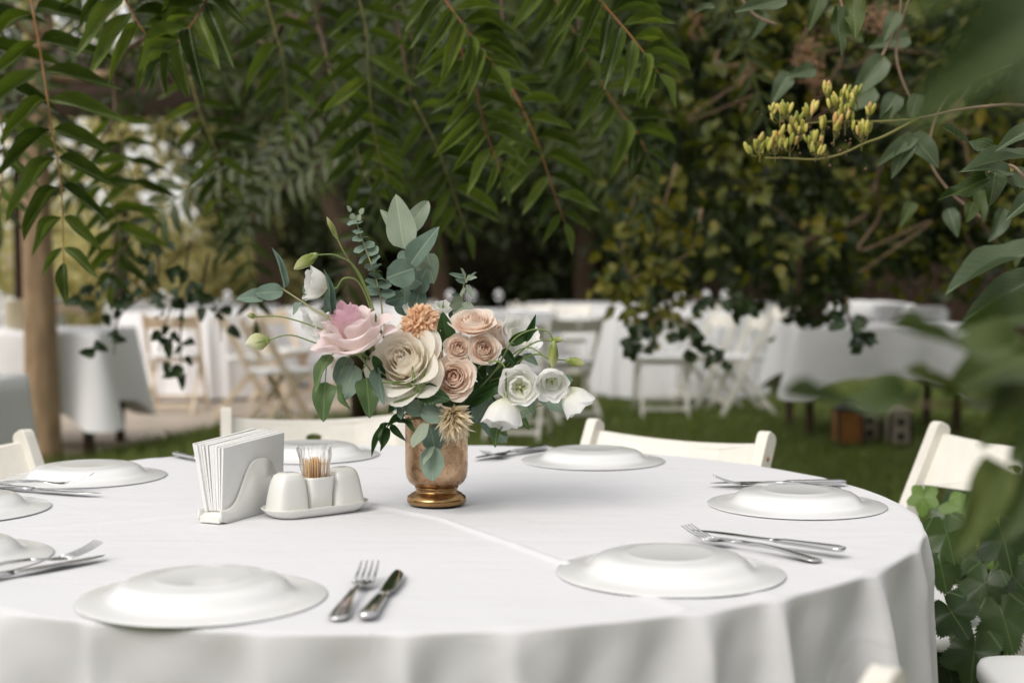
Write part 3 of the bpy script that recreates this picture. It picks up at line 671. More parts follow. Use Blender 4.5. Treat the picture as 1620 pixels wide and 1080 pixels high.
# ---------------------------------------------------------------- plates
prof = [(0, .0346), (.044, .0345), (.0490, .0352), (.053, .0350), (.0560, .0340), (.066, .0330), (.077, .0312), (.0855, .0280), (.0915, .0225), (.0955, .0160), (.0995, .0105), (.107, .0072), (.120, .0048), (.1335, .0028), (.1352, .0020), (.1346, .0010), (.1335, .0006),
        (.12, .0040), (.105, .0065), (.096, .0090), (.091, .016), (.083, .0245), (.07, .0285), (0, .029)]
prof = [(a, .0008 + (b_ - .0008) * .68) for a, b_ in prof]
pm = MB().lathe(prof, 80).mesh('plate', M['china'])
def plate(px, py, lab, z=TZ + .0006, s=1.0, at=None, cat='plate', grp='upturned plates around the table', me=pm):
    o = link('plate', me); p = at or P(px, py, TZ); o.location = (p.x, p.y, z); o.scale = (s, s, s); o.rotation_euler = (0, 0, R.uniform(0, 6))
    return tag(o, lab, cat, grp)
plate(321, 946, 'large upturned white plate nearest the front, left of the fork and knife pair', s=1.0)
plate(1060, 906, 'upturned white plate at the right front, a crossed fork and knife behind it')
plate(1260, 799, 'upturned white plate near the right edge of the table with a knife laid behind it')
plate(938, 729, 'upturned white plate on the far side before the chair right of the bouquet')
plate(490, 720, 'upturned white plate behind the toothpick holder, before the far chair')
plate(138, 755, 'upturned white plate at the far left, below the chair beside the tree trunk')
plate(-68, 807, 'upturned white plate cut by the left picture edge, the farther of two')
plate(-95, 884, 'upturned white plate cut by the left picture edge, the one nearer the front')

# ---------------------------------------------------------------- cutlery
def ring(y, hw, z, th, n=10):
    return [Vector((hw * math.copysign(abs(math.cos(2 * math.pi * k / n)) ** .8, math.cos(2 * math.pi * k / n)), y, z + th * math.sin(2 * math.pi * k / n))) for k in range(n)]
fk_h = MB().loft([ring(*a) for a in [(0, .004, .0016, .0008), (.002, .0085, .0018, .0014), (.012, .0112, .0024, .0017), (.03, .0098, .0045, .0018), (.06, .0062, .008, .0018), (.09, .0036, .0098, .0018), (.118, .0030, .0095, .0018)]]).mesh('handle', M['steel'])
b = MB().loft([ring(*a) for a in [(.118, .0030, .0095, .0018), (.132, .0048, .0078, .0014), (.143, .0098, .006, .0011), (.152, .0123, .0055, .001), (.162, .0128, .0058, .0009)]])
for k in range(4):
    x0 = (k - 1.5) * .0069; secs = []
    for (y, z, hw) in ((.160, .0058, .0026), (.175, .0082, .0021), (.19, .0125, .0018), (.202, .0178, .0012), (.206, .0200, .0004)):
        r_ = ring(y, hw, z, .0008, 6); secs.append([v + Vector((x0 * (1 - (y - .16) * 1.0), 0, 0)) for v in r_])
    b.loft(secs)
fk_t = b.mesh('tines', M['steel'])
kn_h = MB().loft([ring(*a) for a in [(0, .004, .0045, .002), (.002, .0085, .0045, .0032), (.012, .0105, .0045, .0040), (.04, .0090, .0045, .0040), (.085, .0070, .0045, .0036), (.100, .0060, .0045, .003)]]).mesh('handle', M['steel'])
secs = []
for (y, c, hw, th) in ((.099, 0, .0055, .0026), (.108, .0005, .0065, .0016), (.125, .001, .0092, .0011), (.17, .0005, .0098, .0009), (.205, -.001, .0080, .0008), (.222, -.0035, .0045, .0006), (.230, -.006, .0006, .0003)):
    secs.append([v + Vector((c, 0, 0)) for v in ring(y, hw, .0045, th, 8)])
kn_b = MB().loft(secs).mesh('blade', M['steel'])
FW = .8
def cutlery(kind, hp, tp, lab, lift=0.0, pitch=0, grp='cutlery laid on the tablecloth', roll=0):
    a = P(*hp); b_ = P(*tp, TZ + (.018 if kind == 'fork' else 0)); rz = math.atan2(b_.y - a.y, b_.x - a.x) - math.pi / 2
    t = empty(kind, (a.x, a.y, TZ + .0025 + lift)); t.rotation_euler = (pitch, roll, rz); tag(t, lab, kind, grp)
    for nm, me in ((('handle', fk_h), ('tines', fk_t)) if kind == 'fork' else (('handle', kn_h), ('blade', kn_b))):
        o = bpy.data.objects.new(nm, me); col.objects.link(o); o.parent = t
cutlery('fork', (533, 985), (582, 896), 'silver fork in the front pair between the two large plates')
cutlery('knife', (578, 985), (636, 909), 'silver knife in the front pair, right of its fork')
cutlery('knife', (1336, 885), (1100, 848), 'silver knife lying across the fork behind the front right plate', .006, rad(-1))
cutlery('fork', (1297, 892), (1068, 832), 'silver fork crossed under a knife behind the front right plate')
cutlery('knife', (1338, 768), (1097, 770), 'silver knife behind the rightmost plate')
cutlery('fork', (1330, 776), (1120, 755), 'silver fork with tines showing left of the rightmost plate')
cutlery('knife', (867, 711), (752, 729), 'dark shining knife just right of the vase on the far side')
cutlery('fork', (858, 713), (782, 713), 'fork crossing the knife just right of the vase')
cutlery('knife', (-25, 774), (98, 783), 'silver knife at the far left in front of the far left plate', .0)
cutlery('fork', (-60, 780), (106, 760), 'silver fork lying over a knife in front of the far left plate', .006)
cutlery('knife', (-110, 938), (148, 891), 'silver knife at the left front below its fork')
cutlery('fork', (-110, 928), (107, 872), 'silver fork at the left front with tines raised beside the cut plate', .003)
cutlery('knife', (277, 722), (390, 748), 'knife end peeping out left of the napkin holder')

# ---------------------------------------------------------------- napkin holder and napkins
U = Vector((.40, .917, 0)).normalized(); Vv = Vector((-U.y, U.x, 0)); O = Vector((-.408, 1.998, TZ + .0015))
def loc(u, v, z): return O + U * u + Vv * v + Vector((0, 0, z))
nh = thing('napkin_holder', 'white ceramic napkin holder with wavy arched sides', 'napkin holder', loc(.08, .02, 0))
def hp_(u): 
    x = (u - .088) / .05; return .019 + .063 * math.exp(-abs(x) ** 3.2)
def panel(v0, v1, nm):
    secs = []; n = 44
    for k in range(n + 1):
        u = -.012 + .185 * k / n; e = min(1, min(u + .012, .173 - u) / .012 + .02); h = hp_(u); bl = .0015 * (1 - e)
        vm_ = (v0 + v1) / 2; hw = (v1 - v0) / 2 * (.5 + .5 * e)
        z0 = .004 * (1 - e)
        secs.append([loc(u, vm_ - hw, z0), loc(u, vm_ + hw, z0), loc(u, vm_ + hw * .8, h - .0012), loc(u, vm_, h), loc(u, vm_ - hw * .8, h - .0012)])
    return MB().loft(secs).build(nm, M['ceramic'], nh)
panel(-.006, 0, 'side_panel'); panel(.031, .037, 'side_panel')
secs = []
for k in range(13):
    u = -.012 + .185 * k / 12; e = min(1, min(k, 12 - k) / 1.0 + .6); secs.append([loc(u, -.001, .001), loc(u, .032, .001), loc(u, .032, .0155 * e), loc(u, -.001, .0155 * e)])
MB().loft(secs).build('base', M['ceramic'], nh, False)
NN = 11
for k in range(NN):
    f = k / (NN - 1); vb = .003 + .025 * f; vt = .000 + .046 * f + (.002 if k == NN - 1 else 0)
    L = .157 + R.uniform(-.001, .001); u0 = -.001 + (.0 if k < NN - 2 else -.004) + R.uniform(-.0007, .0007); H = .090 + R.uniform(-.0005, .0005) + .004 * f
    def fn(a, b_, th):
        u = u0 + L * a; z = .0165 + H * b_ + .006 * a * b_; v = vb + (vt - vb) * b_ + .002 * math.sin(a * 3 + k) * b_
        return loc(u, v + th, z)
    b = MB(); n1, n2 = 8, 6; th = .00205; vs = []
    for s_ in (-1, 1):
        for i in range(n1 + 1):
            for j in range(n2 + 1): vs.append(fn(i / n1, j / n2, s_ * (.00122 + .00102 * j / n2) * (1 if 0 < i < n1 else .8)))
    w = (n1 + 1) * (n2 + 1); fs = []
    for i in range(n1):
        for j in range(n2):
            a_ = i * (n2 + 1) + j; q = (a_, a_ + n2 + 1, a_ + n2 + 2, a_ + 1); fs.append(q); fs.append(tuple(w + x for x in q[::-1]))
    for i in range(n1): a_ = i * (n2 + 1); fs.append((a_, w + a_, w + a_ + n2 + 1, a_ + n2 + 1)); a_ += n2; fs.append((a_ + n2 + 1, w + a_ + n2 + 1, w + a_, a_))
    for j in range(n2): fs.append((j, j + 1, w + j + 1, w + j)); a_ = n1 * (n2 + 1) + j; fs.append((a_ + 1, a_, w + a_, w + a_ + 1))
    b.add(vs, fs); o = b.build('napkin', M['napkin'], None, False)
    tag(o, 'white paper napkin at the front of the holder, broad side showing' if k == 0 else 'white paper napkin at the back of the holder, leaning out to the left' if k == NN - 1 else 'folded white paper napkin standing edge-on in the middle of the holder', 'napkin', 'paper napkins in the holder')

# ---------------------------------------------------------------- cruet set
CU = Vector((.766, .643, 0)); CV = Vector((-.643, .766, 0)); CC = Vector((-.290, 2.083, TZ + .001))
def cl_(u, v, z): return CC + CU * u + CV * v + Vector((0, 0, z))
def stad(a, r, n=40):                    # stadium outline, half length a, end radius r
    out = []
    for k in range(n):
        t = 2 * math.pi * k / n; c, s_ = math.cos(t), math.sin(t)
        out.append(((a - r) * (1 if c > 1e-6 else -1 if c < -1e-6 else 0) * min(1, abs(c) * 3) + r * c, r * s_))
    return out
t = thing('serving_tray', 'small oval white ceramic tray under the salt and pepper set', 'tray', CC)
secs = [[cl_(u, v, z) for u, v in stad(a, r)] for a, r, z in ((.066, .026, 0), (.070, .029, .001), (.078, .034, .006), (.085, .038, .0125), (.086, .0385, .0145), (.084, .037, .0148), (.077, .032, .009), (.070, .028, .0055), (.05, .012, .0050))]
MB().loft(secs).build('tray_dish', M['ceramic'], t)
def sq(hw, hd, z, u0, n=28, e=.45, sh=0):
    out = []
    for k in range(n):
        a = 2 * math.pi * k / n; c, s_ = math.cos(a), math.sin(a)
        out.append(cl_(u0 + hw * math.copysign(abs(c) ** e, c) + sh, hd * math.copysign(abs(s_) ** e, s_), z))
    return out
def pot(u0, lab, nm, lean):
    t = thing(nm, lab, 'shaker', cl_(u0, 0, .005), 'salt and pepper shakers')
    secs = [sq(w, w * .95, z, u0, e=e, sh=lean * z) for w, z, e in ((.0235, .006, .45), (.0262, .0075, .42), (.0265, .014, .42), (.0248, .030, .42), (.0225, .045, .42), (.0205, .054, .45), (.0180, .0605, .5), (.0130, .0640, .6), (.006, .065, .9))]
    MB().loft(secs).build('shaker_body', M['ceramic'], t)
    b = MB()
    for a in range(5):
        c = cl_(u0 + lean * .065 + .005 * math.cos(a * 1.256), .005 * math.sin(a * 1.256), .0646); b.lathe([(0, .0006), (.0011, .0005), (.0013, 0)], 8, c)
    o = b.build('pour_holes', M['hole'], t); o['kind'] = 'stuff'
M['hole'] = plain('hole_dark', (.03, .03, .03), (.05, .05, .05), rough=.8)
pot(-.049, 'white shaker on the left of the toothpick holder, nearer the front', 'salt_shaker', .05)
pot(.049, 'white shaker on the right of the toothpick holder, farther back', 'pepper_shaker', -.05)
t = thing('toothpick_holder', 'square white ceramic cup holding toothpicks between the two shakers', 'toothpick holder', cl_(0, 0, .006))
secs = [sq(w, w * 1.05, z, 0, e=.4) for w, z in ((.0175, .006), (.0195, .008), (.0205, .03), (.0225, .052), (.0228, .0555), (.0205, .0557), (.0200, .05), (.018, .02), (.01, .012))]
MB().loft(secs).build('cup', M['ceramic'], t)
tm = MB().tube([(0, 0, 0), (0, 0, .003), (0, 0, .060), (0, 0, .065)], [.0002, .0010, .0010, .0002], 6).mesh('toothpick', M['tooth'])
for k in range(52):
    a = R.uniform(0, 6.28); r = .0165 * math.sqrt(R.random()); p = cl_(r * math.cos(a) * .9, r * math.sin(a) * .9, .013 + R.uniform(0, .006))
    q = cl_(r * math.cos(a) * 1.1, r * math.sin(a) * 1.1, .078); o = link('toothpick', tm); o.matrix_basis = Matrix.Translation(p) @ (q - p).to_track_quat('Z', 'Y').to_matrix().to_4x4()
    tag(o, 'wooden toothpick standing in the square white cup', 'toothpick', 'toothpicks in the white cup')
m, nd, lk, bb_ = newmat('clear_film')
bb_.inputs['Base Color'].default_value = (1, 1, 1, 1); bb_.inputs['Roughness'].default_value = .08
tr = nd.new('ShaderNodeBsdfTransparent'); gl = nd.new('ShaderNodeBsdfGlossy'); gl.inputs['Roughness'].default_value = .12; fr_ = nd.new('ShaderNodeLayerWeight'); fr_.inputs['Blend'].default_value = .45
df = nd.new('ShaderNodeBsdfTranslucent'); df.inputs['Color'].default_value = (.9, .9, .9, 1); mx0 = nd.new('ShaderNodeMixShader'); mx0.inputs[0].default_value = .5; lk.new(gl.outputs[0], mx0.inputs[1]); lk.new(df.outputs[0], mx0.inputs[2])
mx = nd.new('ShaderNodeMixShader'); lk.new(fr_.outputs['Facing'], mx.inputs[0]); lk.new(tr.outputs[0], mx.inputs[1]); lk.new(mx0.outputs[0], mx.inputs[2]); lk.new(mx.outputs[0], nd['Material Output'].inputs['Surface']); M['film'] = m
vs = []; nt = 72; nzs = 12
for j in range(nzs + 1):
    for i in range(nt):
        a = 2 * math.pi * i / nt; h = j / nzs; r = .0185 + .006 * h + .0018 * h * math.sin(a * 11 + 3 * h) + .0012 * h * math.sin(a * 23 + 9 * h) + .0008 * math.sin(h * 14 + a * 3)
        vs.append(cl_(r * math.cos(a), r * math.sin(a), .045 + .053 * h + .003 * h * math.sin(a * 7)))
fs = [(j * nt + i, j * nt + (i + 1) % nt, (j + 1) * nt + (i + 1) % nt, (j + 1) * nt + i) for j in range(nzs) for i in range(nt)]
tag(MB().add(vs, fs).build('plastic_sleeve', M['film']), 'crinkled clear plastic wrap around the bundle of toothpicks', 'plastic wrap')

# ---------------------------------------------------------------- vase
m, nd, lk, vb = newmat('antique_copper')
tc = nd.new('ShaderNodeTexCoord'); n1 = nd.new('ShaderNodeTexNoise'); n1.inputs['Scale'].default_value = 28; n1.inputs['Detail'].default_value = 8; n1.inputs['Roughness'].default_value = .7; n1.inputs['Distortion'].default_value = .8
lk.new(tc.outputs['Object'], n1.inputs['Vector']); r1 = ramp(nd, [(.33, (.18, .10, .05)), (.43, (.42, .265, .155)), (.6, (.55, .375, .235)), (.75, (.55, .43, .31))]); lk.new(n1.outputs['Fac'], r1.inputs[0])
n3 = nd.new('ShaderNodeTexNoise'); n3.inputs['Scale'].default_value = 150; n3.inputs['Detail'].default_value = 3; lk.new(tc.outputs['Object'], n3.inputs['Vector'])
r3 = ramp(nd, [(.64, (1, 1, 1)), (.70, (.3, .18, .1))]); lk.new(n3.outputs['Fac'], r3.inputs[0])
mu = nd.new('ShaderNodeMix'); mu.data_type = 'RGBA'; mu.blend_type = 'MULTIPLY'; mu.inputs['Factor'].default_value = .8; lk.new(r1.outputs[0], mu.inputs['A']); lk.new(r3.outputs[0], mu.inputs['B'])
lk.new(mu.outputs['Result'], vb.inputs['Base Color']); vb.inputs['Metallic'].default_value = .92
r2 = ramp(nd, [(.3, (.42,) * 3), (.7, (.14,) * 3)]); lk.new(n1.outputs['Fac'], r2.inputs[0]); lk.new(r2.outputs[0], vb.inputs['Roughness'])
bp = nd.new('ShaderNodeBump'); bp.inputs['Strength'].default_value = .25; bp.inputs['Distance'].default_value = .0015; lk.new(n1.outputs['Fac'], bp.inputs['Height']); lk.new(bp.outputs[0], vb.inputs['Normal']); M['copper'] = m
M['gold'] = plain('worn_gold', (.26, .14, .06), (.52, .33, .15), rough=.27, metal=1, scale=30, bump=.2, bscale=60)
VC = Vector((-.1155, 2.165, TZ + .003))
vs_ = thing('vase', 'aged copper gold footed vase holding the bouquet', 'vase', VC)
MB().lathe([(0, 0), (.043, 0), (.0450, .0018), (.0458, .006), (.0446, .0105), (.0405, .0128), (.0385, .0150), (.0350, .0165), (.0325, .0185), (.0315, .021), (.0330, .0235), (.0338, .0250), (.0325, .0262)], 64, VC).build('foot', M['gold'], vs_)
MB().lathe([(.0315, .0262), (.0375, .0290), (.0425, .0335), (.0460, .0400), (.0476, .049), (.0480, .06), (.0478, .118), (.0481, .130), (.0492, .136), (.0485, .1375), (.0470, .1365), (.0462, .13), (.0460, .05), (.03, .033), (0, .032)], 64, VC).build('body', M['copper'], vs_)
MOUTH = VC + Vector((0, 0, .13))

# ================================================================ BOUQUET
M['euc'] = leafmat('eucalyptus_leaf', (.10, .16, .125), (.21, .285, .225), rib=(.30, .36, .26), trans=.2, rough=.6, veins=.05, spec=.25)
M['euc_l'] = leafmat('eucalyptus_leaf_pale', (.22, .28, .21), (.34, .39, .30), rib=(.42, .46, .33), trans=.25, rough=.6, veins=.05, spec=.25)
M['green'] = leafmat('fresh_leaf', (.06, .11, .04), (.13, .20, .085), rib=(.2, .28, .1), trans=.3, veins=.07)
M['rosel'] = leafmat('rose_leaf', (.016, .045, .012), (.035, .085, .022), rib=(.07, .13, .04), trans=.2, rough=.35, veins=.2)
M['stem'] = plain('green_stem', (.13, .19, .05), (.22, .28, .09), rough=.5, scale=20)
M['stem2'] = plain('pale_stem', (.32, .33, .16), (.42, .40, .22), rough=.5, scale=20)
M['calyx'] = plain('calyx', (.20, .28, .07), (.34, .40, .14), rough=.5, scale=40)
E = {k: leaf_mesh('leaf', f, M[mt], fold=fo, droop=dr, wave=wv, n=12, m=4, seed=sd_) for k, f, mt, fo, dr, wv, sd_ in (
    ('euc', w_round, 'euc', .18, .12, .12, 1), ('eucp', w_ovate, 'euc', .2, .12, .12, 2), ('pale', w_ovate, 'euc_l', .2, .06, .06, 3), ('palr', w_round, 'euc_l', .15, .1, .1, 4),
    ('green', w_heart, 'green', .25, .18, .2, 5), ('rose', w_ovate, 'rosel', .3, .15, .15, 6), ('slim', w_lance, 'euc', .4, .25, .1, 7), ('slimg', w_lance, 'green', .4, .25, .1, 8), ('slimd', w_lance, 'rosel', .4, .2, .1, 9))}
def bstem(pts, r0=.0016, r1=.0011, mat='stem', parent=None, nm='stem'):
    q = spline(pts, 8); return MB().tube(q, [r0 + (r1 - r0) * i / len(q) for i in range(len(q))], 7).build(nm, M[mat], parent)
def L2(kind, b0, t0, wpx, Z, Zt=None, roll=0, nrm=None, parent=None, st=None):
    B = D(*b0, Z); T = D(*t0, Zt or Z)
    if st: bstem([D(*st, Z), (D(*st, Z) + B) / 2, B + (T - B) * .03], .0008, .0006, 'stem', parent, 'leaf_stalk')
    o = link('leaf', E[kind], parent, orient(B, T, wpx * Z / FPX, roll, nrm)); return o
MX = lambda dx=0, dy=0: MOUTH + Vector((dx, dy, 0))
# tall broad-leaved eucalyptus
t = thing('eucalyptus_stem', 'tall eucalyptus with broad pale grey-green pointed leaves at the top of the bouquet', 'eucalyptus', MOUTH, 'greenery in the bouquet')
bstem([MX(-.01), D(662, 560, 2.16), D(658, 480, 2.16), D(650, 430, 2.16), D(640, 388, 2.155), D(636, 375, 2.15)], .0019, .001, 'stem2', t)
L2('pale', (640, 394), (626, 306), 48, 2.14, 2.15, parent=t); L2('palr', (641, 368), (679, 317), 30, 2.17, 2.18, .3, parent=t); L2('pale', (640, 378), (601, 330), 22, 2.18, 2.19, parent=t)
L2('palr', (646, 376), (676, 325), 26, 2.19, 2.2, -.4, parent=t)
L2('eucp', (649, 420), (691, 357), 38, 2.13, 2.12, -.2, parent=t); L2('palr', (655, 418), (684, 448), 34, 2.17, 2.18, .3, parent=t); L2('pale', (676, 400), (686, 449), 30, 2.18, 2.17, 0, parent=t)
L2('euc', (655, 425), (612, 440), 46, 2.12, 2.11, .1, (.1, -1, -.1), parent=t); L2('euc', (668, 448), (610, 424), 40, 2.14, 2.15, -.5, parent=t); L2('euc', (645, 402), (628, 408), 18, 2.18, parent=t)
L2('eucp', (655, 462), (675, 425), 36, 2.15, 2.15, .2, parent=t); L2('eucp', (652, 492), (672, 445), 30, 2.14, 2.16, .4, parent=t); L2('euc', (640, 500), (640, 455), 34, 2.19, parent=t)
L2('eucp', (640, 470), (608, 478), 26, 2.17, parent=t)
# seeded round-leaved eucalyptus
t = thing('eucalyptus_stem', 'slim eucalyptus stem with small round dark leaves stacked in pairs', 'eucalyptus', MOUTH, 'greenery in the bouquet')
line = [MX(-.015), D(615, 540, 2.15), D(601, 465, 2.15), D(590, 425, 2.15), D(575, 385, 2.15), D(562, 345, 2.15)]
bstem(line, .0016, .0008, 'stem2', t)
q = spline(line[2:], 10)
for k in range(0, 10):
    p = q[int(k / 9.5 * (len(q) - 1))]; wl_ = (26 - k * .9) * 2.15 / FPX
    for sg in (-1, 1):
        d = Vector((sg * .9, -.35 + R.uniform(-.3, .3), .12 + R.uniform(-.25, .35))).normalized(); d = Matrix.Rotation(k * .6, 3, Vector((-.25, 0, 1)).normalized()) @ d
        l = wl_ * (.95 + R.uniform(-.12, .12)); link('leaf', E['euc'], t, orient(p, p + d * l, l * 1.05, 0, (0, -.7, 1)))
for dx, dy in ((-6, -8), (8, -4), (-2, 4), (5, 6)):
    p = D(561 + dx, 343 + dy, 2.148); link('leaf', E['palr'], t, orient(p, p + Vector((dx * .0008, -.003, .009)), .010, R.uniform(-1, 1)))
# far left spray
t = thing('eucalyptus_stem', 'eucalyptus sprig reaching far left with a blue-grey pair of leaves', 'eucalyptus', MOUTH, 'greenery in the bouquet')
bstem([MX(-.02), D(600, 600, 2.1), D(540, 520, 2.08), D(490, 485, 2.08), D(441, 453, 2.08)], .0017, .0011, 'stem2', t)
L2('euc', (448, 462), (403, 462), 30, 2.075, 2.06, .1, parent=t); L2('eucp', (418, 470), (375, 470), 26, 2.07, 2.05, .2, parent=t); L2('slim', (449, 457), (440, 391), 11, 2.08, 2.07, .8, parent=t)
L2('eucp', (480, 480), (482, 450), 12, 2.09, 2.1, 1.0, parent=t); L2('eucp', (476, 478), (462, 497), 14, 2.08, 2.07, .6, parent=t); L2('slim', (520, 500), (524, 430), 12, 2.07, 2.05, .9, parent=t); L2('eucp', (515, 495), (518, 460), 14, 2.06, 2.05, .7, parent=t)
# lower left hanging spray
t = thing('silver_dollar_sprig', 'green silver-dollar leaves drooping left below the pink rose', 'eucalyptus', MOUTH, 'greenery in the bouquet')
bstem([MX(-.025), D(605, 610, 2.08), D(570, 565, 2.06), D(545, 555, 2.06)], .0015, .001, 'stem', t); bstem([D(560, 562, 2.06), D(530, 558, 2.05), D(518, 575, 2.05), D(514, 606, 2.05)], .001, .0007, 'stem', t)
bstem([D(580, 575, 2.06), D(572, 590, 2.06), D(578, 604, 2.06)], .001, .0007, 'stem', t); bstem([D(556, 560, 2.06), D(545, 575, 2.06), D(540, 592, 2.06)], .001, .0007, 'stem', t)
L2('green', (522, 560), (494, 614), 27, 2.06, 2.03, .4, parent=t); L2('green', (515, 604), (509, 667), 40, 2.05, 2.04, .1, parent=t); L2('euc', (556, 566), (530, 606), 36, 2.08, 2.07, .3, parent=t)
L2('euc', (563, 578), (541, 632), 42, 2.07, 2.05, .2, parent=t); L2('green', (580, 597), (586, 661), 42, 2.05, 2.04, -.2, parent=t); L2('green', (536, 606), (550, 652), 20, 2.04, 2.03, 1.0, parent=t)
L2('eucp', (596, 580), (604, 640), 22, 2.06, 2.03, .5, parent=t); L2('slimd', (590, 562), (612, 605), 16, 2.06, parent=t); L2('euc', (610, 600), (606, 634), 30, 2.1, parent=t); L2('slimd', (560, 548), (600, 590), 18, 2.1, parent=t)
# leaves over the vase
t = thing('eucalyptus_stem', 'grey-green eucalyptus trailing down over the front of the copper vase', 'eucalyptus', MOUTH, 'greenery in the bouquet')
bstem([MX(0, -.03), D(668, 648, 2.09), D(676, 668, 2.08), D(682, 700, 2.085), D(684, 722, 2.085)], .0012, .0007, 'stem2', t)
L2('euc', (672, 650), (637, 640), 30, 2.07, 2.06, 0, (.0, -.9, .5), parent=t); L2('euc', (666, 648), (704, 664), 32, 2.065, 2.05, 0, (.1, -.9, .5), parent=t); L2('palr', (678, 670), (650, 706), 32, 2.05, 2.04, .3, (-.4, -.8, .5), parent=t)
L2('euc', (680, 672), (690, 716), 38, 2.075, 2.07, -.2, parent=t); L2('euc', (686, 706), (682, 760), 42, 2.06, 2.045, .1, (-.3, -1, .2), parent=t); L2('palr', (688, 706), (668, 734), 14, 2.05, 2.04, .8, parent=t)
L2('euc', (640, 625), (632, 660), 22, 2.08, 2.05, .6, parent=t); L2('eucp', (622, 600), (622, 650), 18, 2.06, 2.05, .7, parent=t)
# dark pointed trailing sprig, left of vase rim
t = thing('leaf_sprig', 'narrow dark green leaves trailing left of the vase rim', 'foliage sprig', MOUTH, 'greenery in the bouquet')
bstem([MX(-.03, -.01), D(640, 665, 2.1), D(617, 670, 2.09), D(605, 690, 2.09)], .0013, .0008, 'stem', t)
for (b0, t0, w_, r_) in (((615, 668), (583, 718), 13, .4), ((612, 675), (604, 712), 14, -.4), ((618, 672), (640, 696), 12, .2), ((628, 664), (648, 668), 10, 0), ((612, 668), (596, 700), 12, .9), ((640, 655), (612, 672), 14, .2), ((645, 660), (655, 684), 11, .5)):
    L2('slimd' if r_ < .5 else 'slimg', b0, t0, w_, 2.09, 2.07, r_, parent=t)
# blades
t = thing('grass_sprig', 'thin curved grey-green blades in front of the cream rose', 'foliage sprig', MOUTH, 'greenery in the bouquet')
bstem([MX(0, -.03), D(664, 640, 2.06), D(662, 622, 2.05)], .001, .0007, 'stem', t)
for pts_ in ([(662, 620), (640, 606), (600, 605)], [(662, 620), (655, 600), (652, 578)], [(664, 620), (667, 600), (676, 582)], [(662, 622), (645, 630), (622, 636)], [(664, 622), (672, 605), (672, 590)]):
    q = spline([D(x, y, 2.045) for x, y in pts_], 6); MB().tube(q, [.0028 * math.sin(math.pi * (.15 + .85 * i / len(q))) + .0002 for i in range(len(q))], 4).build('blade', M['stem_g'] if 'stem_g' in M else M['stem'], t)
# dark rose leaves
t = thing('rose_foliage', 'glossy dark green rose leaves among the small blush roses', 'rose leaves', MOUTH, 'greenery in the bouquet')
bstem([MX(.01), D(700, 600, 2.15), D(700, 550, 2.14)], .0015, .001, 'stem', t)
for (b0, t0, w_, Z, r_) in (((706, 552), (702, 496), 34, 2.10, .2), ((700, 575), (672, 590), 26, 2.11, .2), ((668, 618), (710, 632), 34, 2.06, .3), ((690, 600), (660, 628), 26, 2.12, 0), ((735, 640), (806, 600), 24, 2.10, .2), ((760, 620), (800, 580), 30, 2.13, .4),
                            ((745, 645), (708, 660), 24, 2.11, 0), ((770, 575), (815, 600), 26, 2.14, .1), ((735, 610), (790, 640), 26, 2.13, 0), ((720, 640), (760, 668), 22, 2.14, .1), ((715, 490), (735, 520), 22, 2.16, 0), ((660, 600), (640, 640), 24, 2.14, .2), ((780, 600), (830, 560), 24, 2.16, .2),
                            ((700, 640), (715, 680), 22, 2.13, 0), ((760, 560), (790, 600), 26, 2.17, 0), ((640, 620), (615, 650), 24, 2.14, 0), ((740, 560), (770, 610), 30, 2.16, 0)):
    L2('rose', b0, t0, w_, Z, Z - .02, r_, parent=t)
# right hand greenery
t = thing('eucalyptus_stem', 'eucalyptus and green leaves low on the right, under the white flowers', 'eucalyptus', MOUTH, 'greenery in the bouquet')
bstem([MX(.03), D(760, 640, 2.12), D(800, 655, 2.1), D(860, 640, 2.1)], .0014, .0008, 'stem', t)
for kd, b0, t0, w_, Z, r_ in (('euc', (752, 668), (776, 628), 34, 2.12, 0), ('euc', (765, 650), (800, 700), 34, 2.14, .3), ('palr', (812, 640), (840, 662), 22, 2.11, 0), ('green', (790, 662), (780, 706), 22, 2.08, .4), ('slimg', (826, 662), (836, 678), 12, 2.1, .2), ('euc', (868, 630), (890, 648), 26, 2.12, 0),
                              ('euc', (880, 605), (905, 600), 22, 2.13, 0), ('eucp', (845, 600), (862, 640), 26, 2.15, 0), ('slimd', (830, 540), (848, 500), 14, 2.1, .3), ('slimd', (805, 545), (850, 520), 18, 2.12, .2), ('slimd', (795, 552), (818, 580), 16, 2.1, .2), ('slim', (828, 560), (850, 575), 16, 2.13, 0), ('green', (786, 668), (800, 690), 20, 2.1, .8)):
    L2(kd, b0, t0, w_, Z, Z - .015, r_, parent=t)
# green sprig above the spray roses
t = thing('leaf_sprig', 'small knobbly grey-green sprig standing above the blush roses', 'foliage sprig', MOUTH, 'greenery in the bouquet')
bstem([MX(.01), D(725, 560, 2.18), D(730, 480, 2.16), D(736, 436, 2.16)], .0017, .001, 'stem2', t)
for k, (b0, t0, w_) in enumerate([((735, 440), (712, 432), 9), ((736, 438), (730, 424), 7), ((737, 442), (754, 438), 9), ((736, 446), (722, 442), 8), ((738, 450), (748, 470), 12), ((736, 455), (728, 468), 8), ((738, 444), (752, 430), 6), ((733, 475), (712, 485), 24), ((733, 478), (748, 490), 20), ((730, 470), (716, 466), 8), ((731, 485), (720, 500), 22), ((737, 448), (742, 434), 6)]):
    L2('palr' if k % 3 else 'euc', b0, t0, w_, 2.155 - .004 * (k % 3), 2.14, R.uniform(-.8, .8), parent=t)

for k in range(26):
    px, py = R.gauss(705, 55), R.gauss(600, 32); Z = R.uniform(2.15, 2.21); a = R.uniform(0, 6.28); l = R.uniform(28, 48)
    L2(('rose', 'slimd', 'rose', 'euc')[k % 4], (px, py), (px + l * math.cos(a), py + l * math.sin(a)), l * .5, Z, Z + R.uniform(-.03, .02), R.uniform(-.5, .5), parent=t)
